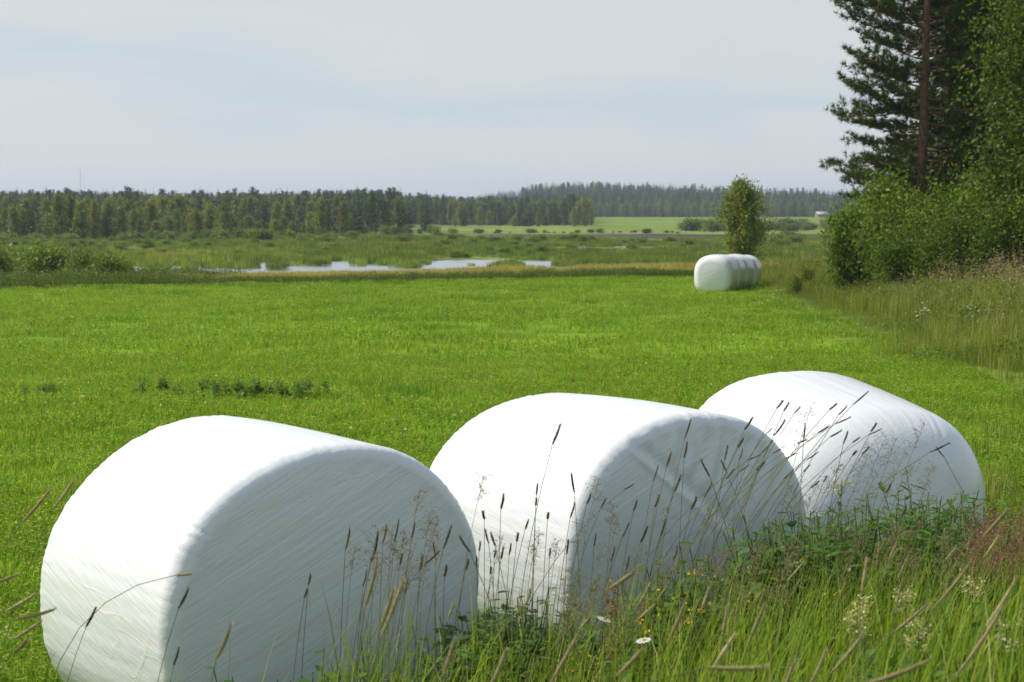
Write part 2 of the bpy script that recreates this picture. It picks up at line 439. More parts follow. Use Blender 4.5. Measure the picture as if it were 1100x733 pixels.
M['pine_bark'] = bark_mat('pine_bark', (0.10, 0.062, 0.042), (0.26, 0.125, 0.07), (5, 5, 1.5), 0.8)
M['birch_bark'] = bark_mat('birch_bark', (0.08, 0.07, 0.06), (0.50, 0.48, 0.44), (3, 3, 8), 0.3)
M['bark'] = bark_mat('grey_bark', (0.07, 0.058, 0.045), (0.15, 0.125, 0.10))
M['metal'] = plain_mat('galvanised_steel', (0.30, 0.30, 0.30), 0.5)
M['house_wall'] = plain_mat('painted_boards', (0.34, 0.20, 0.15), 0.8, 3)
M['house_roof'] = plain_mat('pale_sheet_roof', (0.50, 0.48, 0.46), 0.6, 2)
M['window'] = plain_mat('window_glass', (0.05, 0.06, 0.07), 0.15, 2)
M['post'] = plain_mat('weathered_timber', (0.30, 0.25, 0.15), 0.8, 8)

# ------------------------------------------------------------------ ground and water
front = np.radians(np.linspace(-25, 25, 261)); rest = np.radians(np.arange(28, 333, 4.0))
ang = np.concatenate([front, rest])
rad = np.concatenate([np.geomspace(0.6, 60, 130), np.arange(61.5, 460, 1.5), np.geomspace(470, 4200, 50)])
AA, RR = np.meshgrid(ang, rad)
gx = (np.sin(AA) * RR).ravel(); gy = (np.cos(AA) * RR).ravel()
gzz = ground(gx, gy)


def mixc(c, col, w):
    return c * (1 - w[:, None]) + np.array(col)[None] * w[:, None]


def zone_colors(x, y):
    u = 550 + F * x / np.maximum(y, 1)
    c = np.tile(np.array((0.13, 0.235, 0.010)), (len(x), 1))                      # mown field
    c = mixc(c, (0.17, 0.25, 0.014), sstep(0.1, 0.6, vnoise(x, y, 7, 11)) * 0.6)
    bd = border_dist(x, y)
    c = mixc(c, (0.10, 0.12, 0.03), sstep(-0.3, 0.5, bd) * (1 - sstep(14, 22, y)))
    c = mixc(c, (0.11, 0.155, 0.02), sstep(-1.5, 1, bd) * sstep(14, 22, y))
    ye = y_end(x)
    c = mixc(c, (0.07, 0.10, 0.022), sstep(-0.4, 0.4, y - ye))
    c = mixc(c, (0.26, 0.25, 0.08), sstep(3, 5, y - ye) * sstep(-15, -9, x))
    c = mixc(c, (0.10, 0.13, 0.035), sstep(13, 16, y - ye))
    wl = sstep(120, 150, y)
    c = mixc(c, (0.14, 0.185, 0.04), wl)
    c = mixc(c, (0.17, 0.18, 0.05), wl * sstep(0.0, 0.5, vnoise(x, y * 0.5, 16, 21)))
    c = mixc(c, (0.05, 0.05, 0.03), river(x, y) * wl)
    # yellow strip in front of the far forest, dark brown band beyond the reeds on the right
    c = mixc(c, (0.30, 0.26, 0.11), sstep(252, 258, y + 4 * vnoise(x, y, 15, 8)) * (1 - sstep(280, 288, y)) * sstep(320, 345, u) * (1 - sstep(560, 640, u)))
    dk = sstep(300, 306, y + 3 * vnoise(x, y, 10, 9)) * (1 - sstep(372, 380, y)) * sstep(500, 560, u)
    c = mixc(c, (0.075, 0.07, 0.045), dk)
    c = mixc(c, (0.27, 0.25, 0.10), sstep(382, 386, y) * (1 - sstep(398, 404, y)) * sstep(600, 650, u))
    # far fields
    ff = sstep(402, 410, y) * sstep(440, 452, u)
    c = mixc(c, (0.17, 0.22, 0.04), ff)
    c = mixc(c, (0.15, 0.215, 0.03), ff * sstep(470, 500, y) * sstep(630, 640, u))
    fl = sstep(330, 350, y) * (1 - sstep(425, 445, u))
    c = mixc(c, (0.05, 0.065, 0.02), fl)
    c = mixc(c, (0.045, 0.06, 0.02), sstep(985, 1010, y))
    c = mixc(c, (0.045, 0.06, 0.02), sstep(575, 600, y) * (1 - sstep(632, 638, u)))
    return c


nA, nR = len(ang), len(rad)
i = np.arange(nR - 1)[:, None] * nA; j = np.arange(nA)[None]; k = (j + 1) % nA
gq = np.stack([i + j, i + nA + j, i + nA + k, i + k], -1).reshape(-1, 4)
gv = np.stack([gx, gy, gzz], -1)
gv = np.concatenate([gv, [[0, 0, gz(0, 0)]]])
gt = [(len(gv) - 1, q, (q + 1) % nA) for q in range(nA)]
gc = np.concatenate([zone_colors(gx, gy), [[0.1, 0.12, 0.03]]])
g = build('ground', gv, gq, M['ground'], None, None, True, gt, gc); tag(g, kind='structure')

WZ = -1.98
wv = []; xs = np.linspace(-260, 260, 40); ys = np.linspace(98, 330, 40)
WX, WY = np.meshgrid(xs, ys)
wv = np.stack([WX.ravel(), WY.ravel(), np.full(WX.size, WZ)], -1)
i = np.arange(39)[:, None] * 40; j = np.arange(39)[None]
wq = np.stack([i + j, i + j + 1, i + 41 + j, i + 40 + j], -1).reshape(-1, 4)
w = build('water', wv, wq, M['water'], None, None, True); tag(w, kind='structure')


# ------------------------------------------------------------------ wrapped bales
def bale_mesh(name, P, seed, folds=False, nphi=560):
    """one wrapped bale: sagging super-elliptic section with rounded rims; local Y is the axis, the visible end at +t"""
    L_, W, Hh, r, n, sl, tp, bk = P
    rg = np.random.default_rng(seed)
    ph = np.linspace(0, 2 * PI, nphi, endpoint=False) - PI / 2
    c, s_ = np.cos(ph), np.sin(ph)
    n = np.where(s_ < 0, n + 0.35 * np.clip(-s_ * 2.5, 0, 1), n); kk = (np.abs(c) ** n + np.abs(s_) ** n) ** (-1 / n)
    R0 = min(W, Hh) / 2
    # profile from the centre of the back end to the centre of the front end: (axial t, scale s, end weight)
    prof = []
    for q in np.linspace(0.0, 1, 16)[:-1]: prof.append((-L_ / 2 - 0.03 * (1 - q ** 2), q * (1 - r / R0), 1))
    for a in np.linspace(0, PI / 2, 14): prof.append((-L_ / 2 + r * (1 - math.cos(a)), 1 - r / R0 * (1 - math.sin(a)), 1 - a / (PI / 2)))
    m = len(prof)
    for t in np.linspace(-L_ / 2 + r, L_ / 2 - r, 40)[1:-1]: prof.append((t, 1, 0))
    for a in np.linspace(PI / 2, 0, 14): prof.append((L_ / 2 - r * (1 - math.cos(a)), 1 - r / R0 * (1 - math.sin(a)), 1 - a / (PI / 2)))
    for q in np.linspace(1, 0.0, 26)[1:]: prof.append((L_ / 2 + 0.03 * (1 - q ** 2), q * (1 - r / R0), 1))
    rings = []; en = []
    # pleats drawn over the rims, dents on the round
    pk = [(rg.integers(24, 150), rg.uniform(0, 2 * PI), rg.uniform(0.3, 1)) for _ in range(34)]
    pleat = sum(a / (f_ ** 0.6) * np.sin(f_ * ph + p_) for f_, p_, a in pk)
    gate = np.clip(0.55 + 0.5 * np.sin(3 * ph + seed) + 0.4 * np.sin(7 * ph + 2 * seed) + 0.35 * np.sin(13 * ph), 0.15, 1.4)
    pleat = pleat * gate
    pleat2 = sum(a / (f_ ** 0.6) * np.sin(f_ * ph + p_ + 2) for f_, p_, a in pk[::-1])
    for t, s, e in prof:
        ss = max(s, 0.004) * (1 + tp * (t / L_))
        rim = math.exp(-((abs(t) - (L_ / 2 - r * 0.5)) / 0.085) ** 2) * min(1, s * 1.1)
        lump = 0.010 * np.sin(2 * ph + t * 2 + seed) + 0.007 * np.sin(3 * ph - 3 * t + seed * 2) + 0.005 * np.sin(5 * ph + 2 * t + seed) + 0.0015 * np.sin(9 * ph - 3 * t)
        fine = 0.0008 * np.sin(37 * ph + 3 * t) * np.sin(5 * ph + seed) + 0.0006 * np.sin(61 * ph - 4 * t + 1) * np.sin(7 * ph)
        d = 1 + (lump + fine) * (1 - 0.6 * e) + rim * 0.0062 * (pleat if t > 0 else pleat2) + (0.024 if nphi > 200 else 0.012) * math.sin(PI * (t / L_ + 0.5)) * (1 - e)
        A = c * kk * W / 2 * ss * d; B = s_ * kk * Hh / 2 * ss * d
        z = np.maximum(B + Hh / 2 * (1 + tp * (t / L_)) - 0.06, -0.03)
        tt = np.full(nphi, t)
        if e > 0.5 and s < 0.97:
            sg = 1 if t > 0 else -1
            rr = np.hypot(A, B)
            disp = 0.004 * np.sin(A * 5 + B * 3 + seed) + 0.0005 * np.sin(B * 47 - A * 22 + 2 * np.sin(A * 3))
            if folds and sg > 0:
                # a slack flap of film with a straight crease and hanging folds
                cl = (A - 0.02) * 0.60 + (B - 0.10) * 0.80 - 0.05
                disp = disp + 0.007 * np.exp(-(cl / 0.016) ** 2) * (np.abs(A) < 0.5) - 0.010 * np.exp(-((cl - 0.05) / 0.035) ** 2)
                hang = sstep(0.05, 0.15, cl)
                disp = disp + hang * (0.006 * np.sin(A * 44 + 3 * np.sin(B * 9)) + 0.0035 * np.sin(A * 71 - B * 12))
            tt = tt + sg * disp * min(1, (1 - s) * 6)
        A = A + sl * np.maximum(z, 0); tt = tt + bk * z
        rings.append(np.stack([A, -tt, z], -1)); en.append(np.full(nphi, e))
    v = np.array(rings); nR_ = len(rings)
    i = np.arange(nR_ - 1)[:, None] * nphi; j = np.arange(nphi)[None]; k2 = (j + 1) % nphi
    q = np.stack([i + j, i + k2, i + nphi + k2, i + nphi + j], -1).reshape(-1, 4)
    return build(name, v.reshape(-1, 3), q, M['film'], None, np.concatenate(en), True)


BALES = [((-1.100, 7.745), 0.644, (1.245, 1.452, 1.305, 0.068, 2.03, 0.064, 0.007, -0.014), 'large white wrapped bale nearest the camera with loose torn film at its foot', False),
         ((0.501, 9.244), 0.639, (1.288, 1.530, 1.290, 0.068, 2.16, 0.007, -0.003, -0.007), 'white wrapped bale between two others with a creased fold on its shaded end', True),
         ((1.815, 10.314), 0.511, (1.282, 1.519, 1.248, 0.305, 2.33, 0.017, -0.212, -0.014), 'slumped round shouldered white bale behind the seeding grass stalks', False)]
for n_, ((bx, by), th, P, lab, fo) in enumerate(BALES):
    b = bale_mesh('wrapped_bale', P, n_ + 1, fo)
    b.location = (bx, by, gz(bx, by)); b.rotation_euler = (0, 0, th)
    tag(b, lab, 'bale', 'bales lined up along the verge')
    if n_ == 0: bale1 = b

# loose torn film at the foot of the nearest bale
mb = MB()
nu, nv = 40, 16
U, V = np.meshgrid(np.linspace(0, 1, nu), np.linspace(0, 1, nv))
yy = 0.64 - U * 0.5; hgt_ = 0.34 * (1 - V) * (0.8 + 0.35 * vnoise(U * 9, V * 0, 1, 4))
aa = np.arcsin(np.clip((hgt_ + 0.06 - 0.66) / 0.66, -1, 1)); nn_ = 2.35
xx = -0.745 * (1 - np.abs((hgt_ + 0.06 - 0.6625) / 0.6625) ** nn_) ** (1 / nn_) * (0.93 - 0.35 * np.clip(yy - 0.52, 0, 1)) - 0.035 + 0.064 * hgt_ + 0.026 * vnoise(U * 16, V * 6, 1, 5) + 0.010 * vnoise(U * 37, V * 12, 1, 6)
vv = np.stack([xx, yy, hgt_ + 0.01], -1).reshape(-1, 3)
i = np.arange(nv - 1)[:, None] * nu; j = np.arange(nu - 1)[None]
mb.add(vv, np.stack([i + j, i + j + 1, i + nu + j + 1, i + nu + j], -1).reshape(-1, 4), r=0.3)
mb.obj('loose_film', M['film'], bale1, True)

# the row at the far side of the field, end to end
far = [(772, 62.0, 0.0, 'far white bale at the front of the row by the lone birch'),
       (780.5, 63.4, 0.02, 'far white bale second in the row by the lone birch'),
       (789, 64.8, -0.02, 'far white bale third in the row by the lone birch'),
       (798.5, 67.6, 0.03, 'small looking far white bale at the back of the row, beside the meadow')]
FP = [(1.30, 1.33, 1.30, 0.26, 2.6, 0.01, -0.02, 0), (1.26, 1.30, 1.27, 0.15, 2.5, 0.0, 0.03, 0), (1.28, 1.32, 1.26, 0.15, 2.6, -0.01, 0.0, 0), (1.25, 1.26, 1.20, 0.20, 2.4, 0, 0.0, 0)]
for n_, ((u_, d_, dr, lab), P) in enumerate(zip(far, FP)):
    q_ = (0, 1.42, 2.82, 4.62)[n_]
    x, y = 6.86 + math.sin(R(18)) * q_, 62.6 + math.cos(R(18)) * q_
    b = bale_mesh('wrapped_bale', P, n_ + 11, False, 160)
    b.location = (x, y, gz(x, y) - 0.02); b.rotation_euler = (0, 0, R(-19) + dr)
    tag(b, lab, 'bale', 'bales in the far row')


# ------------------------------------------------------------------ instanced ground cover (stuff)
def scatter(name, sources, pts, rot, scl, idx, tilt=None):
    """one object that stands many clumps on its points"""
    cl = bpy.data.collections.new(name + '_clumps')
    for o in sources: cl.objects.link(o)
    me = bpy.data.meshes.new(name)
    me.vertices.add(len(pts)); me.vertices.foreach_set('co', np.asarray(pts, np.float32).ravel())
    rv = np.zeros((len(pts), 3), np.float32); rv[:, 2] = rot
    if tilt is not None: rv[:, :2] = tilt
    a = me.attributes.new('rot', 'FLOAT_VECTOR', 'POINT'); a.data.foreach_set('vector', rv.ravel())
    sv = np.asarray(scl, np.float32)
    if sv.ndim == 1: sv = np.repeat(sv[:, None], 3, 1)
    a = me.attributes.new('scl', 'FLOAT_VECTOR', 'POINT'); a.data.foreach_set('vector', np.ascontiguousarray(sv).ravel())
    a = me.attributes.new('idx', 'INT', 'POINT'); a.data.foreach_set('value', np.asarray(idx, np.int32))
    o = bpy.data.objects.new(name, me); COL.objects.link(o)
    nt = bpy.data.node_groups.new(name, 'GeometryNodeTree')
    nt.interface.new_socket('Geometry', in_out='INPUT', socket_type='NodeSocketGeometry')
    nt.interface.new_socket('Geometry', in_out='OUTPUT', socket_type='NodeSocketGeometry')
    N, L = nt.nodes, nt.links
    gi = N.new('NodeGroupInput'); go = N.new('NodeGroupOutput')
    ci = N.new('GeometryNodeCollectionInfo'); ci.inputs['Collection'].default_value = cl
    ci.inputs['Separate Children'].default_value = True; ci.inputs['Reset Children'].default_value = True
    ip = N.new('GeometryNodeInstanceOnPoints'); ip.inputs['Pick Instance'].default_value = True

    def attr(nm, ty):
        n = N.new('GeometryNodeInputNamedAttribute'); n.data_type = ty; n.inputs['Name'].default_value = nm
        return n.outputs[0]
    L.new(gi.outputs[0], ip.inputs['Points']); L.new(ci.outputs[0], ip.inputs['Instance'])
    L.new(attr('idx', 'INT'), ip.inputs['Instance Index'])
    er = N.new('FunctionNodeEulerToRotation'); L.new(attr('rot', 'FLOAT_VECTOR'), er.inputs[0]); L.new(er.outputs[0], ip.inputs['Rotation'])
    L.new(attr('scl', 'FLOAT_VECTOR'), ip.inputs['Scale'])
    L.new(ip.outputs[0], go.inputs[0])
    md = o.modifiers.new('scatter', 'NODES'); md.node_group = nt
    return tag(o, kind='stuff')


def clump(name, n, rad_, h0, h1, w0, w1, mat, lean=(0.1, 0.5), curl=(0.2, 0.9), seg=3, heads=0, headmat_r=1.0):
    mb = MB()
    a = rng.uniform(0, 2 * PI, n); rr = rad_ * np.sqrt(rng.random(n))
    base = np.stack([np.cos(a) * rr, np.sin(a) * rr, np.full(n, -0.02)], -1)
    blades(mb, base, rng.uniform(h0, h1, n), rng.uniform(w0, w1, n), rng.uniform(0, 2 * PI, n), rng.uniform(*lean, n), rng.uniform(*curl, n), seg)
    for _ in range(heads):
        p = np.array([rng.normal(0, rad_ * 0.6), rng.normal(0, rad_ * 0.6), h1 * rng.uniform(0.85, 1.35)])
        c = p + rng.normal(0, 1, (9, 3)) * np.array([0.03, 0.03, 0.09]) * (h1 / 0.6)
        leaves(mb, c, w1 * 2.4, r=np.full(9, headmat_r))
    return mb.obj(name, mat, link=False)


def wedge(n, d0, d1, half=0.36, bias=1.0):
    d = (d0 ** 2 + (d1 ** 2 - d0 ** 2) * rng.random(n) ** bias) ** 0.5
    return (rng.uniform(-half, half, n)) * d - 0.0, d


# mown field
src = [clump('turf_clump', 120, 0.24, 0.05, 0.145, 0.0035, 0.0075, M['turf'], (0.1, 0.8), (0.2, 1.2)) for _ in range(4)]
# clover among the grass
for _ in range(2):
    mb = MB()
    a = rng.uniform(0, 2 * PI, 40); rr = 0.22 * np.sqrt(rng.random(40))
    base = np.stack([np.cos(a) * rr, np.sin(a) * rr, np.zeros(40)], -1)
    blades(mb, base, rng.uniform(0.05, 0.13, 40), rng.uniform(0.005, 0.009, 40), rng.uniform(0, 2 * PI, 40), rng.uniform(0.1, 0.7, 40), rng.uniform(0.2, 1, 40), 3)
    c = np.stack([rng.normal(0, 0.13, 110), rng.normal(0, 0.13, 110), rng.uniform(0.04, 0.11, 110)], -1)
    leaves(mb, c, 0.019, up=1.2, aspect=0.9)
    src.append(mb.obj('clover_clump', M['turf'], link=False))
src.append(clump('turf_clump', 110, 0.24, 0.04, 0.11, 0.0035, 0.007, M['turf_y'], (0.2, 0.9), (0.2, 1.2))); src.append(clump('turf_clump', 110, 0.26, 0.06, 0.16, 0.004, 0.009, M['turf_d'], (0.1, 0.7), (0.2, 1.0)))
P_ = []
for n_, d0, d1, s0, s1 in ((3400, 4.2, 15, 0.8, 1.2), (4200, 15, 30, 0.95, 1.5), (6500, 30, 80, 1.3, 2.4)):
    x, y = wedge(n_, d0, d1, 0.40)
    P_.append(np.stack([x, y, rng.uniform(s0, s1, n_)], -1))
P_ = np.concatenate(P_)
ok = (border_dist(P_[:, 0], P_[:, 1]) < 0.1) & (P_[:, 1] < y_end(P_[:, 0]) + 0.5)
P_ = P_[ok]
patch = vnoise(P_[:, 0], P_[:, 1], 4, 31)
hs = 0.84 * P_[:, 2] * (1 + 0.25 * patch) / np.maximum(1, P_[:, 2] ** 0.35)
scl = np.stack([P_[:, 2], P_[:, 2], hs], -1)
scatter('field_grass', src, np.stack([P_[:, 0], P_[:, 1], ground(P_[:, 0], P_[:, 1])], -1), rng.uniform(0, 2 * PI, len(P_)), scl,
        np.where(rng.random(len(P_)) < 0.5 * sstep(-0.05, 0.6, vnoise(P_[:, 0], P_[:, 1], 5, 33) + 0.5 * vnoise(P_[:, 0], P_[:, 1], 1.6, 34)), 6,
                 np.where(rng.random(len(P_)) < 0.35 * sstep(0.25, 0.7, vnoise(P_[:, 0], P_[:, 1], 3.2, 35) + 0.5 * vnoise(P_[:, 0], P_[:, 1], 1.2, 36)), 7,
                          rng.choice(6, len(P_), p=[0.22, 0.22, 0.22, 0.22, 0.06, 0.06]))))

# pale seed heads and clover flowers sprinkled over the field
mb = MB()
x, y = wedge(2600, 9, 66, 0.36)
kp = (border_dist(x, y) < -0.3) & (y < y_end(x) - 0.5) & (vnoise(x, y, 6, 41) + 0.35 * rng.normal(size=len(x)) > 0.15)
x, y = x[kp], y[kp]
c = np.stack([x, y, ground(x, y) + rng.uniform(0.10, 0.19, len(x))], -1)
for _ in range(3):
    leaves(mb, c + rng.normal(0, 0.006, c.shape), 0.028, aspect=0.8)
tag(mb.obj('clover_flowers', M['cream']), kind='stuff')

# lush ditch edge, dry strip behind it
src = [clump('ditch_clump', 46, 0.45, 0.25, 0.55, 0.012, 0.03, M['ditch'], (0.0, 0.4), (0.1, 0.6), 3) for _ in range(3)]
mbw = MB(); leaves(mbw, np.stack([rng.normal(0, 0.3, 240), rng.normal(0, 0.3, 240), np.abs(rng.normal(0.2, 0.14, 240))], -1), 0.075)
src.append(mbw.obj('ditch_clump', M['ditch'], link=False))
n_ = 2000
x = rng.uniform(-34, 12, n_); y = y_end(x) + rng.uniform(-0.3, 4.6, n_) * np.where(x < -11, 2.2, 1) + 1.1 * vnoise(x, x * 0, 2.6, 3)
kp = border_dist(x, y) < 2; x, y = x[kp], y[kp]
scatter('ditch_grass', src, np.stack([x, y, ground(x, y)], -1), rng.uniform(0, 2 * PI, len(x)),
        np.where(x > -11, 0.8, 1.05) * rng.uniform(0.62, 0.88, len(x)) * (1 + 0.35 * vnoise(x, y, 3.5, 6)), rng.choice(4, len(x), p=[0.2, 0.2, 0.2, 0.4]))
src = [clump('dry_clump', 60, 0.5, 0.17, 0.38, 0.010, 0.022, M['dry'], (0.0, 0.5), (0.1, 0.8), 3) for _ in range(3)]
n_ = 3000
x = rng.uniform(-38, 16, n_); y = y_end(x) + 3.5 + rng.random(n_) * (6 + 7 * sstep(-6, 4, x)) * (1 + 0.35 * vnoise(x, x * 0, 5, 63)) + 0.8 * vnoise(x, x * 0, 2.5, 64)
kp = (vnoise(x, y, 3, 61) > -0.55) & (rng.random(len(x)) < 0.12 + 0.88 * sstep(-15, -9, x)) & (border_dist(x, y) < 3); x, y = x[kp], y[kp]
scatter('dry_grass', src, np.stack([x, y, ground(x, y)], -1), rng.uniform(0, 2 * PI, len(x)), rng.uniform(0.6, 1.0, len(x)), rng.integers(0, 3, len(x)))

# meadow strip between the field and the trees
src = [clump('meadow_clump', 60, 0.4, 0.25, 0.7, 0.006, 0.014, M['meadow'], (0.0, 0.4), (0.1, 0.7), 3, heads=h) for h in (2, 0, 26)]
mbw = MB(); leaves(mbw, np.stack([rng.normal(0, 0.22, 170), rng.normal(0, 0.22, 170), np.abs(rng.normal(0.28, 0.16, 170))], -1), 0.085, aspect=0.4)
src.append(mbw.obj('meadow_clump', M['thicket'], link=False))
n_ = 8500
y = rng.uniform(11.5, 80, n_); off = rng.uniform(-0.2, 1, n_) ** 1.0 * np.where(y < 30, 7, 14)
bx = np.interp(y, BORDER[:, 1], BORDER[:, 0]); x = bx + off
kp = (np.abs(x / y) < 0.42) & (off > rng.normal(0.2, 0.45, n_) + 1.3 * vnoise(x, y, 3.2, 73)); x, y, off = x[kp], y[kp], off[kp]
hsc = rng.uniform(0.5, 1.2, len(x)) * (0.42 + 0.75 * sstep(-0.5, 3.2, off)) * (1 + 0.25 * vnoise(x, y, 4, 71))
scatter('meadow_grass', src, np.stack([x, y, ground(x, y)], -1), rng.uniform(0, 2 * PI, len(x)), hsc, np.where(rng.random(len(x)) < 0.4 * sstep(3.0, 8, off + 1.5 * vnoise(x, y, 5, 72)), 2, np.where(rng.random(len(x)) < 0.3 * sstep(-0.2, 0.5, vnoise(x, y, 2.5, 74)), 3, rng.integers(0, 2, len(x)))))

# sedge and reed beds of the wetland
src = [clump('sedge_clump', 60, 0.9, 0.35, 0.95, 0.03, 0.06, M['sedge'], (0.0, 0.35), (0.05, 0.5), 3) for _ in range(3)]
src += [clump('sedge_clump', 60, 0.9, 0.3, 0.7, 0.03, 0.055, M['sedge_y'], (0.0, 0.4), (0.05, 0.6), 3) for _ in range(2)]
src += [clump('reed_clump', 70, 1.0, 0.45, 1.05, 0.03, 0.055, M['reed'], (0.0, 0.3), (0.05, 0.4), 3) for _ in range(2)]
n_ = 24000
x, y = wedge(n_, 96, 300, 0.36, 0.85)
x2, y2 = wedge(5000, 130, 168, 0.30); x = np.concatenate([x, x2]); y = np.concatenate([y, y2])
wtr = river(x, y)
kp = (wtr < 0.12) & ~((y < 128) & (x > -14)); x, y = x[kp], y[kp]
nz = vnoise(x, y * 0.45, 12, 81); ny = vnoise(x, y * 0.4, 18, 82) + 0.35 * rng.normal(size=len(x))
kp = nz > -0.6; x, y, nz, ny = x[kp], y[kp], nz[kp], ny[kp]
u_ = 550 + F * x / y
isl = ((y > 133) & (y < 158) & (u_ < 700))
nr = vnoise(x, y * 0.4, 8, 86)
idx = np.where((ny > 0.55) | (isl & (rng.random(len(x)) < 0.35)), rng.integers(3, 5, len(x)), rng.integers(0, 3, len(x)))
nf = vnoise(x, y * 0.6, 4.5, 84)
sc_ = rng.uniform(0.5, 0.9, len(x)) * (0.75 + 0.45 * np.clip(nz, -0.5, 1) + 0.7 * np.clip(nf - 0.1, 0, 1))
idx = np.where((nr > 0.55) & ~isl, rng.integers(5, 7, len(x)), idx)
scatter('reed_beds', src, np.stack([x, y, ground(x, y) - 0.03], -1), rng.uniform(0, 2 * PI, len(x)), sc_, idx)


# ------------------------------------------------------------------ trees
def crown_profile(kind):
    if kind == 'birch': return lambda t: np.clip(np.minimum(1, (t / 0.25 + 0.05) ** 0.6) * (1.0 - t) ** 0.7 * 1.3 + 0.08, 0.08, 1)
    if kind == 'oval': return lambda t: np.clip(np.sin(PI * (0.12 + 0.85 * t)) ** 0.7, 0.2, 1)
    return lambda t: np.clip(1.0 - 0.65 * t ** 2, 0.25, 1)


def decid(seed, Hh, Rr, base, nb, nl, ls, leafm, barkm, kind='oval', stems=1, droop=0.0, tr=None, spread=None, names=('trunk', 'crown')):
    rg = np.random.default_rng(seed)
    wood = MB(); fol = MB()
    prof = crown_profile(kind)
    C = []
    for s_ in range(stems):
        a0 = rg.uniform(0, 2 * PI); ln = 0 if stems == 1 else rg.uniform(0.15, 0.55) * Rr
        top = np.array([math.cos(a0) * ln, math.sin(a0) * ln, Hh * (0.98 if stems == 1 else rg.uniform(0.7, 0.98))])
        ts = np.linspace(0, 1, 8)
        tp_ = ts[:, None] * top + np.stack([0.02 * Hh * np.sin(ts * 4 + a0), 0.02 * Hh * np.cos(ts * 3 + a0), ts * 0], -1) * (ts[:, None])
        r0 = tr or Hh * 0.014
        tube(wood, tp_, r0 * (1 - 0.9 * ts) * (1 if stems == 1 else 0.5), 7, rg.random())
        n_b = nb // stems
        for k in range(n_b):
            t = base + (1 - base) * (k + rg.random()) / n_b
            o = np.array([np.interp(t, ts, tp_[:, q]) for q in range(3)])
            tt = (t - base) / (1 - base)
            ln_ = Rr * prof(tt) * rg.uniform(0.55, 1.12) * (1 if stems == 1 else 0.75)
            az = k * 2.39996 + rg.normal(0, 0.4); el = rg.uniform(0.1, 0.75) + 0.45 * tt
            d = np.array([math.cos(az) * math.cos(el), math.sin(az) * math.cos(el), math.sin(el)])
            q = np.linspace(0, 1, 5)[:, None]
            bp = o + d * ln_ * q + np.array([0, 0, -1]) * (droop * ln_ * q ** 2) + rg.normal(0, 0.03, (5, 3)) * ln_ * q
            tube(wood, bp, np.linspace(r0 * 0.38 * (1 - 0.7 * t), 0.004 + r0 * 0.03, 5), 4, rg.random(), cap=False)
            m_ = max(3, int(nl / (nb) * (0.35 + prof(tt))))
            # twigs: sub clumps along the branch
            nc = 7
            cq = rg.uniform(0.25, 1.05, nc)
            cp = np.stack([np.interp(cq, q[:, 0], bp[:, z]) for z in range(3)], -1) + rg.normal(0, 1, (nc, 3)) * ln_ * 0.16
            w_ = rg.integers(0, nc, m_)
            sp = (spread or 0.13) * Rr
            pts = cp[w_] + rg.normal(0, 1, (m_, 3)) * np.array([sp, sp, sp * (0.8 + droop)]) - np.array([0, 0, droop * 0.25 * sp]) * rg.random((m_, 1))
            C.append(pts)
    C = np.concatenate(C); C = C[C[:, 2] > 0.02 * Hh]
    leaves(fol, C, ls, rg=rg)
    a = wood.obj(names[0], barkm, smooth=True, link=False); b = fol.obj(names[1], leafm, link=False)
    return [(names[0], a), (names[1], b)]


def spruce(seed, Hh, Rr, levels, per, leafm, barkm, base=0.06, tw=5, width=0.16):
    rg = np.random.default_rng(seed)
    wood = MB(); fol = MB()
    ts = np.linspace(0, 1, 5)
    tube(wood, np.stack([ts * 0, ts * 0, ts * Hh * 0.97], -1), Hh * 0.012 * (1 - 0.9 * ts), 6, 0.5)
    V = []; 
    for l in range(levels):
        t = base + (1 - base) * (l + rg.random() * 0.6) / levels
        z = Hh * t; ln0 = Rr * (1 - t) ** 0.8 * (1 + 0.25 * math.sin(l * 2.1 + seed)) + 0.05 * Rr
        for k in range(per):
            az = rg.uniform(0, 2 * PI); ln_ = ln0 * rg.uniform(0.6, 1.12)
            d = np.array([math.cos(az), math.sin(az), 0]); sd = np.array([-d[1], d[0], 0])
            dr = rg.uniform(0.15, 0.5)
            for m_ in range(tw):
                q0 = (m_ + 0.2) / tw; q1 = min(1.0, q0 + 0.45)
                s = (rg.random() - 0.5) * 0.7 * ln_ * (1.0 - 0.4 * q0)
                p0 = d * ln_ * q0 + np.array([0, 0, z - dr * ln_ * q0 + 0.25 * ln_ * q0 ** 2])
                p1 = d * ln_ * q1 + sd * s + np.array([0, 0, z - dr * ln_ * q1 - 0.10 * ln_ * rg.random() + 0.2 * ln_ * q1 ** 2])
                wv_ = (sd * rg.uniform(0.5, 1.2) + np.array([0, 0, rg.normal(0, 0.5)])) * width * ln0 + 0.001
                V.append([p0, (p0 + p1) / 2 + wv_, p1 - np.array([0, 0, 0.05 * ln_]), (p0 + p1) / 2 - wv_])
    V = np.array(V)
    fol.add(V.reshape(-1, 3), np.arange(len(V) * 4).reshape(-1, 4), r=np.repeat(rg.random(len(V)), 4))
    # leading shoot
    fol.add([(0, 0, Hh * 1.03), (0.02 * Rr, 0, Hh * 0.9), (-0.02 * Rr, 0.01, Hh * 0.9)], t=[(0, 1, 2)])
    a = wood.obj('trunk', barkm, smooth=True, link=False); b = fol.obj('crown', leafm, link=False)
    return [('trunk', a), ('crown', b)]


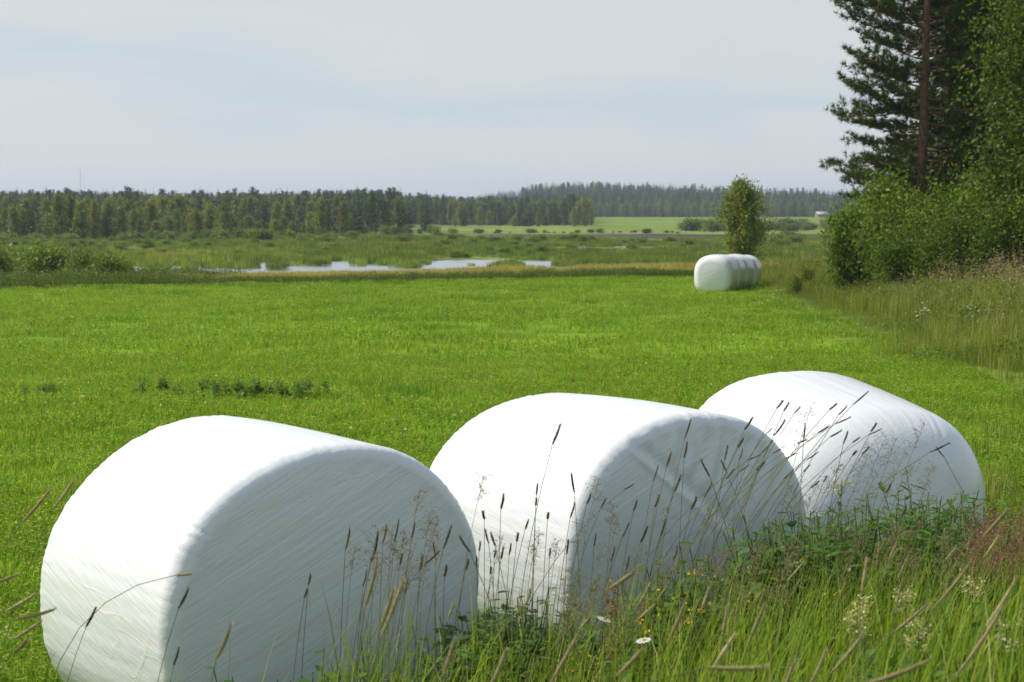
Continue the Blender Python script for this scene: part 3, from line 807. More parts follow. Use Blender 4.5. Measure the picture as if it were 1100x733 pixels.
def pine(seed, Hh, Rr, base, nb, tuft=12, nl=0.17, leafm=None, barkm=None, tr=0.17, width=0.02, sub=9, face=-1.7):
    """tall pine: bare lower trunk, long branches turning up at their tips, bundles of needles"""
    rg = np.random.default_rng(seed)
    wood = MB(); fol = MB()
    ts = np.linspace(0, 1, 10)
    tpx = 0.10 * np.sin(ts * 3.0 + seed); tpy = 0.08 * np.cos(ts * 2.6 + seed)
    tp_ = np.stack([tpx - tpx[0], tpy - tpy[0], ts * Hh], -1)
    tube(wood, tp_, tr * (1 - 0.85 * ts ** 1.2) + 0.01, 10, 0.5)
    T = []; D = []
    for k in range(nb):
        t = base + (1 - base) * ((k + rg.random()) / nb)
        tt = (t - base) / (1 - base)
        o = np.array([np.interp(t, ts, tp_[:, q]) for q in range(3)])
        ln_ = Rr * (1.05 - 0.75 * tt ** 1.3) * rg.uniform(0.6, 1.12) * (0.72 + 0.28 * min(1, tt / 0.12))
        az = k * 2.39996 + rg.normal(0, 0.35)
        df = (az - face + PI) % (2 * PI) - PI
        if abs(df) < 0.75: az += math.copysign(0.8, df)
        el = -0.18 + 0.55 * tt + rg.normal(0, 0.12)
        d = np.array([math.cos(az) * math.cos(el), math.sin(az) * math.cos(el), math.sin(el)])
        q = np.linspace(0, 1, 7)[:, None]
        bp = o + d * ln_ * q + np.array([0, 0, 1.0]) * (0.22 * ln_ * q ** 2.5) + np.cumsum(rg.normal(0, 0.022, (7, 3)), 0) * ln_ * q
        tube(wood, bp, np.linspace(0.045 * (1 - 0.6 * tt), 0.008, 7), 5, rg.random(), cap=False)
        sd = np.cross(d, [0, 0, 1.0]); sd /= np.linalg.norm(sd)
        for s_ in range(sub):
            q0 = 0.14 + 0.86 * (s_ + rg.random()) / sub
            p0 = np.array([np.interp(q0, q[:, 0], bp[:, z]) for z in range(3)])
            sl_ = ln_ * (0.34 - 0.18 * q0) * rg.uniform(0.7, 1.2) + 0.15
            sg = 1 if s_ % 2 else -1
            sdv = d * 0.75 + sd * sg * rg.uniform(0.35, 1.0) + np.array([0, 0, rg.uniform(0.05, 0.55)]); sdv /= np.linalg.norm(sdv)
            p1 = p0 + sdv * sl_ + np.array([0, 0, 0.12 * sl_])
            tube(wood, np.stack([p0, (p0 + p1) / 2 - np.array([0, 0, 0.02]), p1]), [0.012, 0.009, 0.005], 3, 0.4, cap=False)
            nt_ = 7
            for m_ in range(nt_):
                f_ = 0.25 + 0.75 * (m_ + 1) / nt_
                c = p0 + (p1 - p0) * f_ + rg.normal(0, 0.045, 3)
                dd = sdv + np.array([0, 0, 0.55]) + rg.normal(0, 0.3, 3); dd /= np.linalg.norm(dd)
                T.append(c); D.append(dd)
    T = np.repeat(np.array(T), tuft, 0); D = np.repeat(np.array(D), tuft, 0)
    n = len(T)
    dd = D * 0.75 + rg.normal(0, 0.55, (n, 3)); dd /= np.linalg.norm(dd, axis=1, keepdims=True)
    sd = np.cross(dd, rg.normal(size=(n, 3))); sd /= np.linalg.norm(sd, axis=1, keepdims=True)
    L_ = (nl * rg.uniform(0.7, 1.2, n))[:, None]
    v = np.stack([T - sd * width * 0.5, T + sd * width * 0.5, T + dd * L_], 1)
    fol.add(v.reshape(-1, 3), t=np.arange(n * 3).reshape(-1, 3), r=np.repeat(rg.random(n), 3))
    a = wood.obj('trunk', barkm, smooth=True, link=False); b = fol.obj('crown', leafm, link=False)
    return [('trunk', a), ('crown', b)]


# --- the stand on the right
def place(name, parts, u, d, label, cat, group=None, s=1.0, rz=None, dz=-0.03):
    x, y = at(u, d)
    return make(name, parts, (x, y, gz(x, y) + dz), label, cat, group, rng.uniform(0, 2 * PI) if rz is None else rz, s)


hero_pine = pine(5, 17.0, 3.2, 0.17, 150, 15, 0.20, M['pine'], M['pine_bark'], width=0.026, sub=14)
place('pine_tree', hero_pine, 988, 62, 'tall pine with a bare reddish trunk rising out of the shrubs', 'tree', rz=0.0)
dark = spruce(3, 16, 2.7, 60, 20, M['spruce'], M['bark'], 0.03, 14, 0.045)
place('spruce_tree', dark, 1034, 67, 'dark dense spruce just behind the tall pine', 'tree', None, 1.0)
place('spruce_tree', dark, 1075, 74, 'dark spruce behind the tall leafy tree at the edge of the photo', 'tree', None, (1.05, 1.05, 1.12))
back_pine = pine(9, 16.0, 3.0, 0.10, 90, 12, 0.2, M['pine'], M['pine_bark'], width=0.034, sub=12)
place('pine_tree', back_pine, 1018, 71, 'dark pine half hidden behind the tall pine with the bare trunk', 'tree')
place('pine_tree', back_pine, 1055, 65, 'bushy pine between the dark spruce and the tall leafy tree', 'tree', None, 0.92)
place('pine_tree', back_pine, 1140, 70, 'dark pine behind the tall leafy tree, cut by the edge of the photo', 'tree')
alder = decid(21, 9.5, 2.2, 0.06, 120, 17000, 0.15, M['alder'], M['bark'], 'oval', 1, 0.05, 0.10)
place('broadleaf_tree', alder, 1112, 52, 'tall leafy bright green tree at the edge of the photo', 'tree', rz=1.0)
place('broadleaf_tree', alder, 1160, 56, 'tall leafy green tree cut off by the edge of the photo', 'tree', None, 1.05)
shr = [decid(30 + k, 3.2, 1.35, 0.04, 64, (4200, 3600, 5200, 4200)[k], (0.125, 0.15, 0.10, 0.13)[k], M['shrub' if k == 2 else 'alder'], M['bark'], 'oval', 5, 0.0, 0.03, 0.16, ('stems', 'foliage')) for k in range(4)]
spots = [(906, 57, .66), (922, 57, .84), (932, 57, .98), (950, 58, 1.1), (948, 54, .72), (968, 56, 1.02), (985, 54, .86), (1003, 57, .98), (960, 53, .66), (1020, 54, .92), (1040, 56, 1.12),
         (1058, 53, .98), (1078, 51, .95), (1096, 53, 1.1), (1112, 50, 1.05), (1032, 51, .72), (1004, 52, .66), (1066, 50, .7), (924, 60, .95), (958, 61, 1.1), (1010, 61, 1.15), (1090, 58, 1.3), (1130, 54, 1.2), (975, 64, 1.15)]
for k, (u, d, s) in enumerate(spots):
    place('shrub', shr[k % 4], u, d, 'bright leafy deciduous shrub in the thicket under the pines', 'shrub', 'shrubs of the thicket under the pines', s * rng.uniform(0.95, 1.06))

# --- the lone birch by the far bales
lone = decid(53, 4.55, 1.65, 0.05, 54, 9500, 0.16, M['birch'], M['birch_bark'], 'oval', 1, 0.3, 0.075, 0.12)
x, y = at(795, 104)
make('birch_tree', lone, (x, y, zat(279, 104) - 0.35), 'lone small birch standing behind the far row of bales', 'tree', None, 0.6)

# --- trees at the edge of the forest across the wetland
bir = [decid(60 + k, 8.0, 1.7, 0.08, 55, 1700, 0.42, M['birch_far'], M['birch_bark'], 'birch', 1, 0.2, 0.08, 0.18) for k in range(4)]
brd = [decid(70 + k, 6.5, 2.1, 0.05, 50, 1500, 0.42, M['birch_far'], M['bark'], 'oval', 1, 0.0, 0.08, 0.18) for k in range(3)]
spr = [spruce(80 + k, 10.0, 1.55 + 0.15 * k, 26, 8, M['spruce'], M['bark'], 0.04, 4, 0.17) for k in range(4)]
pin = [decid(90 + k, 10.0, 1.6, 0.30, 45, 1300, 0.30, M['spruce'], M['pine_bark'], 'birch', 1, 0.0, 0.09, 0.16) for k in range(2)]
bush = [decid(100 + k, 2.0, 1.3, 0.03, 36, 1300, 0.24, M['willow'], M['bark'], 'dome', 5, 0.0, 0.03, 0.2, ('stems', 'foliage')) for k in range(4)]

fine_bush = [decid(110 + k, 2.0, 1.3, 0.03, 40, 2300, 0.16, M['thicket'], M['bark'], 'dome', 6, 0.0, 0.03, 0.17, ('stems', 'foliage')) for k in range(3)]
NAMES = {'b': ('birch_tree', bir, 8.0), 'd': ('broadleaf_tree', brd, 6.5), 's': ('spruce_tree', spr, 10.0), 'p': ('pine_tree', pin, 10.0)}


def edge_tree(kind, u, d, vtop, label, group):
    nm, src, h0 = NAMES[kind]
    x, y = at(u, d); z = gz(x, y)
    h = zat(vtop, d) - z
    s = h / h0
    wv = rng.uniform(0.88, 1.15) * (1 if s > 0.8 else 1.15)
    make(nm, src[rng.integers(len(src))], (x, y, z - 0.05), label, 'tree', group, rng.uniform(0, 2 * PI), (s * wv, s * wv, s))


LB = {'b': 'olive green birch at the front edge of the forest beyond the water', 'd': 'low rounded leafy tree at the front edge of the forest beyond the water',
      's': 'dark pointed spruce at the front edge of the forest beyond the water', 'p': 'dark broad topped pine at the front edge of the forest beyond the water'}
GB = {'b': 'birches at the front edge of the left forest', 'd': 'rounded trees at the front edge of the left forest', 's': 'spruces at the front edge of the left forest', 'p': 'pines at the front edge of the left forest'}
# the tall ones one can tell apart: (kind, column, distance, row of the top)
for kd, u, d, v, lab in (('b', 16, 285, 220, 'slim olive birch standing apart near the very edge of the left forest'), ('b', 64, 280, 207, 'tallest broad birch in front of the left forest'),
                         ('b', 76, 284, 210, 'tall birch close beside the tallest birch of the left forest'), ('b', 88, 282, 215, 'birch just beside the pair of tallest birches'),
                         ('b', 102, 285, 216, 'slim upright birch beyond the two tallest birches'), ('s', 168, 318, 231, 'small dark spruce among pale birches of the left forest'),
                         ('b', 345, 305, 214, 'tall dark leafy birch at the near corner of the spruce wood'), ('b', 370, 308, 216, 'leafy birch beside the dark spruces of the spruce wood'),
                         ('s', 458, 420, 203, 'tallest pointed spruce at the end of the spruce wood'), ('p', 272, 470, 201, 'tree with a pointed top standing above the skyline of the left forest'),
                         ('d', 628, 560, 214, 'tall rounded tree at the tip of the copse that juts into the far field')):
    edge_tree(kd, u, d, v, lab, None)
uu = np.linspace(-40, 250, 84) + rng.normal(0, 3, 84)
for k, u in enumerate(uu):
    kd = rng.choice(list('bbbdd'))
    edge_tree(kd, u, rng.uniform(285, 335), 213 + rng.gamma(2.2, 6) if kd == 'b' else rng.uniform(229, 244), LB[kd], GB[kd])
uu = np.linspace(200, 345, 26) + rng.normal(0, 3, 26)
for k, u in enumerate(uu):
    kd = rng.choice(list('bdd'))
    edge_tree(kd, u, rng.uniform(300, 340), rng.uniform(228, 240), LB[kd], GB[kd])
uu = np.linspace(-40, 345, 46) + rng.normal(0, 4, 46)
for k, u in enumerate(uu):
    kd = rng.choice(list('ssbd'))
    edge_tree(kd, u, rng.uniform(345, 400), rng.uniform(211, 226), LB[kd], GB[kd])
uu = np.linspace(322, 438, 34) + rng.normal(0, 2, 34)
for k, u in enumerate(uu):
    kd = rng.choice(list('sssspd'))
    edge_tree(kd, u, rng.uniform(345, 415), rng.uniform(206, 217) if kd != 'd' else rng.uniform(226, 236), LB[kd], GB[kd])
# copse jutting out between the far fields
uu = np.linspace(432, 638, 52) + rng.normal(0, 2, 52)
for k, u in enumerate(uu):
    kd = rng.choice(list('spbdd'))
    edge_tree(kd, min(u, 634), rng.uniform(545, 600), rng.uniform(212, 224) if kd != 'd' else rng.uniform(226, 236),
              {'b': 'leafy birch in the copse that juts into the far field', 'd': 'low rounded tree along the copse that juts into the far field', 's': 'dark spruce in the copse that juts into the far field', 'p': 'dark pine in the copse that juts into the far field'}[kd],
              {'b': 'birches of the far copse', 'd': 'rounded trees of the far copse', 's': 'spruces of the far copse', 'p': 'pines of the far copse'}[kd])

# --- willow and alder bushes of the wetland
def bush_at(u, d, vtop, label, group, wide=1.0, src=None):
    src = src or bush
    x, y = at(u, d); z = gz(x, y)
    h = max(0.3, zat(vtop, d) - z); s = h / 2.0
    make('willow_bush', src[rng.integers(len(src))], (x, y, z - 0.04), label, 'bush', group, rng.uniform(0, 2 * PI), (s * wide, s * wide, s))


for k in range(38):
    u = rng.uniform(-30, 130); d = rng.uniform(88, 118)
    bush_at(u, d, rng.uniform(266, 277) + max(0, u - 60) * 0.12, 'green willow bush in the dense thicket by the near bank', 'willows of the near thicket', 1.0, fine_bush)
for k in range(14):
    u = rng.uniform(110, 215); d = rng.uniform(92, 125)
    bush_at(u, d, rng.uniform(286, 291) - max(0, 150 - u) * 0.2, 'low willow bush on the bank between the near thicket and the water', 'low willows on the near bank', 1.1, fine_bush)
for (u, d, v, lab) in ((40, 190, 258, 'dark rounded willow bush behind the near thicket'), (78, 200, 259, 'grey brown willow bush standing alone behind the near thicket'), (298, 141, 281, 'small dark bush on the water islet shaped like a boat'),
                       (318, 168, 269, 'dark reed edged bush at the tip of the reed bank'), (332, 166, 272, 'dark bush just beside the tip of the reed bank'), (205, 138, 286, 'small round bush standing in the left pool')):
    bush_at(u, d, v, lab, None, 1.3)
for k in range(72):
    d = 160 + 130 * rng.random() ** 1.5; u = rng.uniform(100, 800)
    if river(np.array([(u - 550) / F * d]), np.array([d]))[0] > 0.1: continue
    x, y = at(u, d); z = gz(x, y)
    vb = HOR + (H_CAM - z) / d * F
    bush_at(u, d, vb - min(8.5, rng.gamma(3, 1.2) + 2.0), 'low rounded willow bush among the reed beds', 'willows among the reed beds', 1.9)
for k in range(40):
    u = rng.uniform(130, 330); d = rng.uniform(255, 300)
    bush_at(u, d, rng.uniform(246, 253), 'grey green willow bush in the belt at the foot of the left forest', 'willows at the foot of the left forest', 1.2)
for k in range(18):
    u = rng.uniform(330, 470); d = rng.uniform(330, 400)
    bush_at(u, d, rng.uniform(242, 249), 'dark bush at the foot of the spruce wood', 'bushes at the foot of the spruce wood', 1.2)
for k in range(66):
    u = rng.uniform(728, 925); d = rng.uniform(425, 520)
    bush_at(u, d, rng.uniform(235, 243) + (4 if u < 740 else 0), 'green bush in the long belt between the far field and the dark brown band', 'bushes of the far belt', 2.0)
for k in range(34):
    u = rng.uniform(470, 730); d = rng.uniform(388, 412)
    bush_at(u, d, rng.uniform(245.5, 250), 'small dark bush along the ditch before the far field', 'bushes along the far ditch', 2.2)
for k in range(6):
    u = rng.uniform(826, 885); d = rng.uniform(58, 70)
    bush_at(u, d, rng.uniform(287, 298), 'young willow bush in the meadow beside the far bales', 'young willows beside the far bales', 0.8, fine_bush)

# --- the lowest scrub between the reeds: one mass
x, y = wedge(420, 158, 300, 0.30, 0.8)
kp = (river(x, y) < 0.05) & (vnoise(x, y * 0.5, 14, 131) > -0.25); x, y = x[kp], y[kp]
scr = [p[1][1].copy() for p in bush + fine_bush]
s0 = rng.uniform(0.22, 0.52, len(x)) * y / 210
scatter('marsh_scrub', scr, np.stack([x, y, ground(x, y) - 0.05], -1), rng.uniform(0, 2 * PI, len(x)), np.stack([s0 * 2.0, s0 * 2.0, s0], -1), rng.integers(0, len(scr), len(x)))

# --- the forest behind: one mass
P_ = []
def forest(u0, u1, d0, d1, step, types, h0, h1):
    n = 0
    d = d0
    while d < d1:
        w_ = (u1 - u0) / F * d
        m_ = max(1, int(w_ / step))
        u = u0 + (np.arange(m_) + rng.random(m_)) / m_ * (u1 - u0)
        dd = d + rng.uniform(-step / 2, step / 2, m_)
        for a, b in zip(u, dd):
            x, y = at(a, b)
            k_ = rng.choice(types)
            P_.append((x, y, k_, rng.uniform(h0, h1)))
        d += step * 1.1


forest(-90, 432, 402, 900, 4.4, [0, 1, 2, 3, 4, 5, 6, 8], 0.80, 1.06)
forest(425, 634, 600, 900, 5.0, [0, 1, 2, 3, 4, 5, 6, 8], 0.8, 1.02)
forest(425, 570, 900, 1250, 7.0, [0, 1, 2, 3, 4, 8], 0.8, 1.15)
forest(560, 1250, 1000, 1040, 6.0, [4, 5, 6, 7, 10, 11, 12, 0], 0.85, 1.2)
forest(560, 1250, 1040, 1500, 7.5, [0, 1, 2, 3, 4, 8, 0, 1, 2, 3], 0.95, 1.4)
forest(480, 640, 2350, 2560, 11, [0, 1, 2, 3], 1.0, 1.4)
T_ = np.array(P_)
src = [p for p in [s[1][1] for s in spr]] + [s[1][1] for s in bir] + [s[1][1] for s in pin] + [s[1][1] for s in brd]
lst = []
for n_, o in enumerate(src):
    c = o.copy(); c.name = 'forest_crown_%02d' % n_; lst.append(c)
scatter('far_forest', lst, np.stack([T_[:, 0], T_[:, 1], ground(T_[:, 0], T_[:, 1]) - 0.1], -1), rng.uniform(0, 2 * PI, len(T_)), T_[:, 3], T_[:, 2].astype(int))
print('forest trees', len(T_), 'objects', len(COL.objects))

# --- radio mast and farmhouse far away
x, y = at(88, 1500); zb = gz(x, y)
mast = empty('radio_mast', (x, y, zb), 'thin radio mast rising from the skyline of the left forest', 'mast')
mb = MB(); ht = zat(183, 1500) - zb
for k in range(3):
    a = k * 2 * PI / 3
    tube(mb, [(0.35 * math.cos(a), 0.35 * math.sin(a), 0), (0.35 * math.cos(a), 0.35 * math.sin(a), ht)], 0.045, 4, 0.5)
for q in range(int(ht / 2)):
    for k in range(3):
        a, b = k * 2 * PI / 3, (k + 1) * 2 * PI / 3
        tube(mb, [(0.35 * math.cos(a), 0.35 * math.sin(a), q * 2), (0.35 * math.cos(b), 0.35 * math.sin(b), q * 2 + 2)], 0.03, 3, 0.5, False)
mb.obj('lattice', M['metal'], mast)
mb = MB(); tube(mb, [(0, 0, ht), (0, 0, ht + 3)], 0.05, 5); mb.obj('antenna', M['metal'], mast)

x, y = at(882, 985)
hs_ = empty('farm_house', (x, y, gz(x, y)), 'small farm house with a pale roof among the far trees', 'house', None, R(12), 0.62)
dzb = 0
mb = MB()
v = [(-5, -3, 0), (5, -3, 0), (5, 3, 0), (-5, 3, 0), (-5, -3, 2.6), (5, -3, 2.6), (5, 3, 2.6), (-5, 3, 2.6), (-5, 0, 4.4), (5, 0, 4.4)]
mb.add(v, [(0, 1, 5, 4), (2, 3, 7, 6)], [(3, 0, 4), (3, 4, 7), (7, 4, 8), (1, 2, 6), (1, 6, 5), (5, 6, 9)]); mb.obj('wall', M['house_wall'], hs_)
mb = MB()
for sg in (-1, 1):
    v = [(-5.4, sg * 3.5, 2.42), (5.4, sg * 3.5, 2.42), (5.4, 0, 4.62), (-5.4, 0, 4.62)]
    v2 = [(a, b, c + 0.15) for a, b, c in v]
    mb.add(v + v2, [(0, 1, 2, 3), (4, 5, 6, 7), (0, 1, 5, 4), (1, 2, 6, 5), (3, 0, 4, 7)])
rf = mb.obj('roof', M['house_roof'], hs_)
mb = MB(); mb.add([(-0.3 + 0.6 * a, -0.3 + 0.6 * b, 4.2 + 1.3 * c) for c in (0, 1) for a, b in ((0, 0), (1, 0), (1, 1), (0, 1))],
                  [(0, 1, 5, 4), (1, 2, 6, 5), (2, 3, 7, 6), (3, 0, 4, 7), (4, 5, 6, 7)]); mb.obj('chimney', M['house_wall'], rf)
for wx in (-3, 0, 3):
    mb = MB(); mb.add([(wx - 0.5 + a, -3.03 + 0.05 * b, 0.9 + 1.1 * c) for c in (0, 1) for a, b in ((0, 0), (1, 0), (1, 1), (0, 1))],
                      [(0, 1, 5, 4), (1, 2, 6, 5), (2, 3, 7, 6), (3, 0, 4, 7), (4, 5, 6, 7)]); mb.obj('window', M['window'], hs_)

# ------------------------------------------------------------------ tall grass of the verge in the foreground
mb = MB()
N_ = 92000
px = rng.uniform(-4.5, 7.5, N_); py = rng.uniform(2.2, 13.5, N_)
bd = border_dist(px, py)
u_ = 550 + F * px / py
dens = sstep(-0.05, 0.5, bd + 0.16 * vnoise(px, py, 0.5, 91)) * (0.55 + 0.45 * sstep(-0.5, 0.3, vnoise(px, py, 0.45, 92)))
dens = dens * np.where(u_ < 330, 0.35, 1.0)
kp = (rng.random(N_) < dens) & (bd < 6.5) & (u_ > 120) & (u_ < 1400) & (py > 2.6)
px, py, bd, u_ = px[kp], py[kp], bd[kp], u_[kp]
n_ = len(px)
hh = rng.gamma(6, 1 / 6, n_) * (0.40 + 0.12 * sstep(0.1, 0.9, bd) + 0.13 * sstep(600, 760, u_)) * (1 + 0.42 * vnoise(px, py, 0.7, 93))
hh = np.clip(hh * np.where(u_ < 360, 0.7, 1), 0.08, 0.85)
az = rng.normal(0.15, 0.9, n_); az = np.where(rng.random(n_) < 0.3, rng.uniform(0, 2 * PI, n_), az)
base = np.stack([px, py, ground(px, py) - 0.02], -1)
rr = np.clip(rng.beta(1.15, 1.9, n_) + 0.25 * vnoise(px, py, 0.6, 94), 0, 1)
blades(mb, base, hh, rng.uniform(0.0028, 0.0068, n_), az, rng.uniform(0.05, 0.45, n_), np.abs(rng.normal(0.3, 0.85, n_)), 5, rr)
tag(mb.obj('verge_grass', M['verge']), kind='stuff')
print('verge blades', n_)

# herbs mixed into the verge
mb = MB()
n_ = 3200
px = rng.uniform(-2.2, 5.5, n_); py = rng.uniform(3, 12.5, n_); bd = border_dist(px, py)
kp = (bd > 0.15) & (bd < 4.5) & (vnoise(px, py, 0.7, 95) > -0.1); px, py = px[kp], py[kp]
for x, y in zip(px, py):
    z = gz(x, y); h = rng.uniform(0.15, 0.45)
    k_ = rng.integers(7, 14)
    c = np.stack([x + rng.normal(0, 0.05, k_), y + rng.normal(0, 0.05, k_), z + rng.uniform(0.3, 1, k_) * h], -1)
    leaves(mb, c, 0.055, up=0.6, aspect=0.42)
tag(mb.obj('verge_herbs', M['weed']), kind='stuff')


# --- single stalks: timothy and others
def timothy(u, v, d, tilt, hl, label, group, dark=True, hw=None, name='timothy_stalk', bend=1.0, hmat=None):
    """seed head whose tip shows at (u, v), d metres away; tilt: lean of the head in degrees (+ to the right); hl: head length in m"""
    hl = hl * rng.uniform(0.75, 1.25)
    T = np.array([(u - 550) / F * d, d, zat(v, d)])
    ld = R(tilt)
    dep = rng.normal(0, 0.25)
    hd = np.array([math.sin(ld), math.cos(ld) * dep * 0.3, math.cos(ld)]); hd /= np.linalg.norm(hd)
    B = T - hd * hl
    hgt = B[2] - gz(T[0], T[1])
    sx = B[0] - math.tan(np.clip(ld, -1.1, 1.1)) * hgt * 0.45 * bend
    sy = B[1] - dep * 0.15 * hgt
    z0 = gz(sx, sy)
    root = np.array([sx, sy, z0 - 0.02])
    e = empty(name, root, label, 'grass stalk', group)
    c1 = B - hd * (B[2] - root[2]) * 0.55
    c1[2] = max(c1[2], root[2] + 0.15)
    q = np.linspace(0, 1, 9)[:, None]
    cv = (1 - q) ** 2 * root + 2 * q * (1 - q) * c1 + q ** 2 * B
    sm = MB(); tube(sm, cv - root, np.linspace(0.0016, 0.0011, 9), 4, rng.random(), False)
    # two narrow stem leaves
    for f_ in (0.25, 0.48):
        p = cv[int(f_ * 8)] - root
        blades(sm, p[None], np.array([rng.uniform(0.12, 0.22)]), np.array([0.005]), np.array([rng.uniform(-0.6, 0.8)]), np.array([0.35]), np.array([0.9]), 4, np.array([rng.random() * 0.5]))
    sm.obj('stem', M['stem'], e)
    hm = MB(); w_ = hw or rng.uniform(0.0027, 0.0046)
    nn = 14
    q = np.linspace(0, 1, nn)
    side = np.array([hd[2], 0, -hd[0]])
    pts = B + hd * hl * q[:, None] + side * (rng.uniform(0.04, 0.16) * hl * np.sin(q * 1.6) * (1 if tilt > 0 else -1))[:, None]
    rad_ = w_ * np.clip(np.sin(PI * np.clip(q * 0.93 + 0.05, 0, 1)) ** 0.6, 0.12, 1) * rng.uniform(0.88, 1.12, nn)
    tube(hm, pts - root, rad_, 7, rng.random())
    # bristles
    m_ = 120
    qq = rng.random(m_); pc = np.stack([np.interp(qq, q, (pts - root)[:, z]) for z in range(3)], -1)
    dv = rng.normal(0, 1, (m_, 3)); dv -= (dv @ hd)[:, None] * hd; dv /= np.linalg.norm(dv, axis=1, keepdims=True)
    tip = pc + dv * w_ * 1.7 + hd * w_ * 1.2
    sd = np.cross(dv, hd) * w_ * 0.28
    hm.add(np.stack([pc - sd + dv * w_ * 0.8, pc + sd + dv * w_ * 0.8, tip], 1).reshape(-1, 3), t=np.arange(m_ * 3).reshape(-1, 3), r=np.repeat(rng.random(m_), 3))
    hm.obj('seed_head', hmat or (M['head'] if dark else M['straw']), e, True)
    return e


G1 = ('slender timothy stalk with a narrow head before the nearest bale', 'timothy before the nearest bale')
G2 = ('timothy stalk with a dark narrow head before the lit side of the creased bale', 'timothy before the lit side of the creased bale')
G2b = ('timothy stalk with a narrow head before the shaded end of the creased bale', 'timothy before the creased end')
G3 = ('leaning timothy stalk with a dark head before the slumped bale', 'timothy before the slumped bale')
G4 = ('thick straw coloured seed head close to the camera in the foreground verge', 'thick seed heads close to the camera')
G5 = ('timothy stalk with a straw head standing in the field grass beside the nearest bale', 'timothy beside the nearest bale')
timothy(600, 455, 7.0, 15, 0.085, 'tallest timothy stalk with a dark head standing up before the creased bale', None)
for (u, v, t, l) in ((538.5, 532, 2, .05), (520, 551, 0, .045), (523, 570, -6, .055), (577, 521, 3, .04), (576, 537, 2, .035), (616, 509, -4, .075), (616, 541, 10, .055), (567, 560, 14, .05),
                     (589, 553, 4, .03), (528, 574, -14, .05), (515, 584, 3, .045), (531, 594, 2, .04), (512, 600, 0, .04), (548, 586, 4, .04), (591, 592, 2, .035), (610, 582, 3, .05),
                     (540, 590, 8, .04), (527, 612, 4, .04), (556, 575, 6, .03)):
    timothy(u, v, rng.uniform(7.0, 7.5), t, l, *G2)
for (u, v, t, l) in ((742, 450, 14, .07), (737, 476, 3, .07), (721, 486, 13, .07), (706, 500, 10, .06), (681, 520, 52, .045), (732, 512, 18, .06), (707, 533, 8, .07), (684, 539, 12, .045), (676, 563, 20, .075),
                     (757, 494, -20, .08), (782, 480, 8, .05), (777, 495, -22, .06), (788, 505, 30, .06), (634, 531, 14, .05), (651, 537, 24, .045), (695, 567, 16, .06), (715, 560, 12, .06),
                     (660, 590, 8, .05), (640, 575, 4, .05), (765, 520, 24, .06), (748, 535, 14, .06), (728, 590, 10, .06), (700, 610, 8, .05), (676, 600, 6, .05), (800, 470, 26, .06), (808, 448, 24, .05)):
    timothy(u, v, rng.uniform(7.0, 7.8), t, l, *G2b)
for (u, v, t, l) in ((841, 430, 28, .055), (848, 432, 32, .055), (860, 437, 38, .05), (842, 450, 26, .09), (866, 455, 6, .075), (900, 433, 42, .055), (910, 435, 40, .05), (934, 420, 48, .09), (915, 447, 62, .07),
                     (892, 457, 55, .05), (905, 461, 45, .075), (925, 470, 48, .055), (922, 485, 36, .03), (911, 464, 10, .06), (943, 455, 30, .05), (949, 459, 58, .08), (832, 469, 40, .09),
                     (830, 460, 34, .05), (845, 478, 48, .06), (857, 487, 58, .06), (872, 500, 40, .05), (882, 517, 50, .05), (890, 512, 20, .04), (1023, 475, 58, .09), (818, 487, 60, .08), (806, 500, 55, .06),
                     (823, 497, 44, .05), (797, 482, 14, .06), (853, 505, 44, .06), (935, 480, 40, .06), (960, 520, 34, .05), (1010, 480, -35, .05), (976, 545, 20, .05), (868, 472, 52, .05), (880, 485, 46, .06)):
    timothy(u, v, rng.uniform(6.9, 8.0), t + rng.normal(0, 5), l * 0.9, *G3, hw=rng.uniform(0.0024, 0.0040))
for (u, v, t, l) in ((371, 568, 4, .07), (402, 574, 3, .08), (402, 588, 14, .06), (425, 560, 6, .07), (444, 563, 10, .07), (482, 566, 14, .07), (467, 585, 0, .05), (496, 577, -24, .065), (470, 593, 42, .06),
                     (330, 620, 6, .05), (326, 636, 10, .04), (430, 597, 8, .05), (411, 565, 3, .08), (451, 600, 4, .06), (502, 604, 12, .05), (390, 615, 6, .06), (477, 610, 2, .05), (436, 625, 8, .05)):
    timothy(u, v, rng.uniform(6.0, 6.7), t, l, *G1)
for (u, v, t, l, d) in ((196, 634, 20, .075, 6.1), (186, 700, 12, .055, 6.0), (96, 655, 22, .075, 6.3)):
    timothy(u, v, d, t, l, 'thin timothy stalk with a dark head crossing the lit side of the nearest bale', 'timothy crossing the lit side of the nearest bale')
timothy(202, 619, 6.0, 82, .055, 'long arching stalk crossing the lit side of the nearest bale', None, False, bend=0.55)
for (u, v, t, l, d) in ((50, 524, 38, .13, 6.2), (72, 509, 26, .11, 6.2), (30, 637, 52, .11, 5.8), (52, 651, 66, .12, 5.8), (12, 617, 62, .10, 6.0), (22, 690, 40, .08, 5.6), (36, 668, 50, .09, 5.7)):
    timothy(u, v, d, t, l, *G5, dark=False, hw=0.0055)
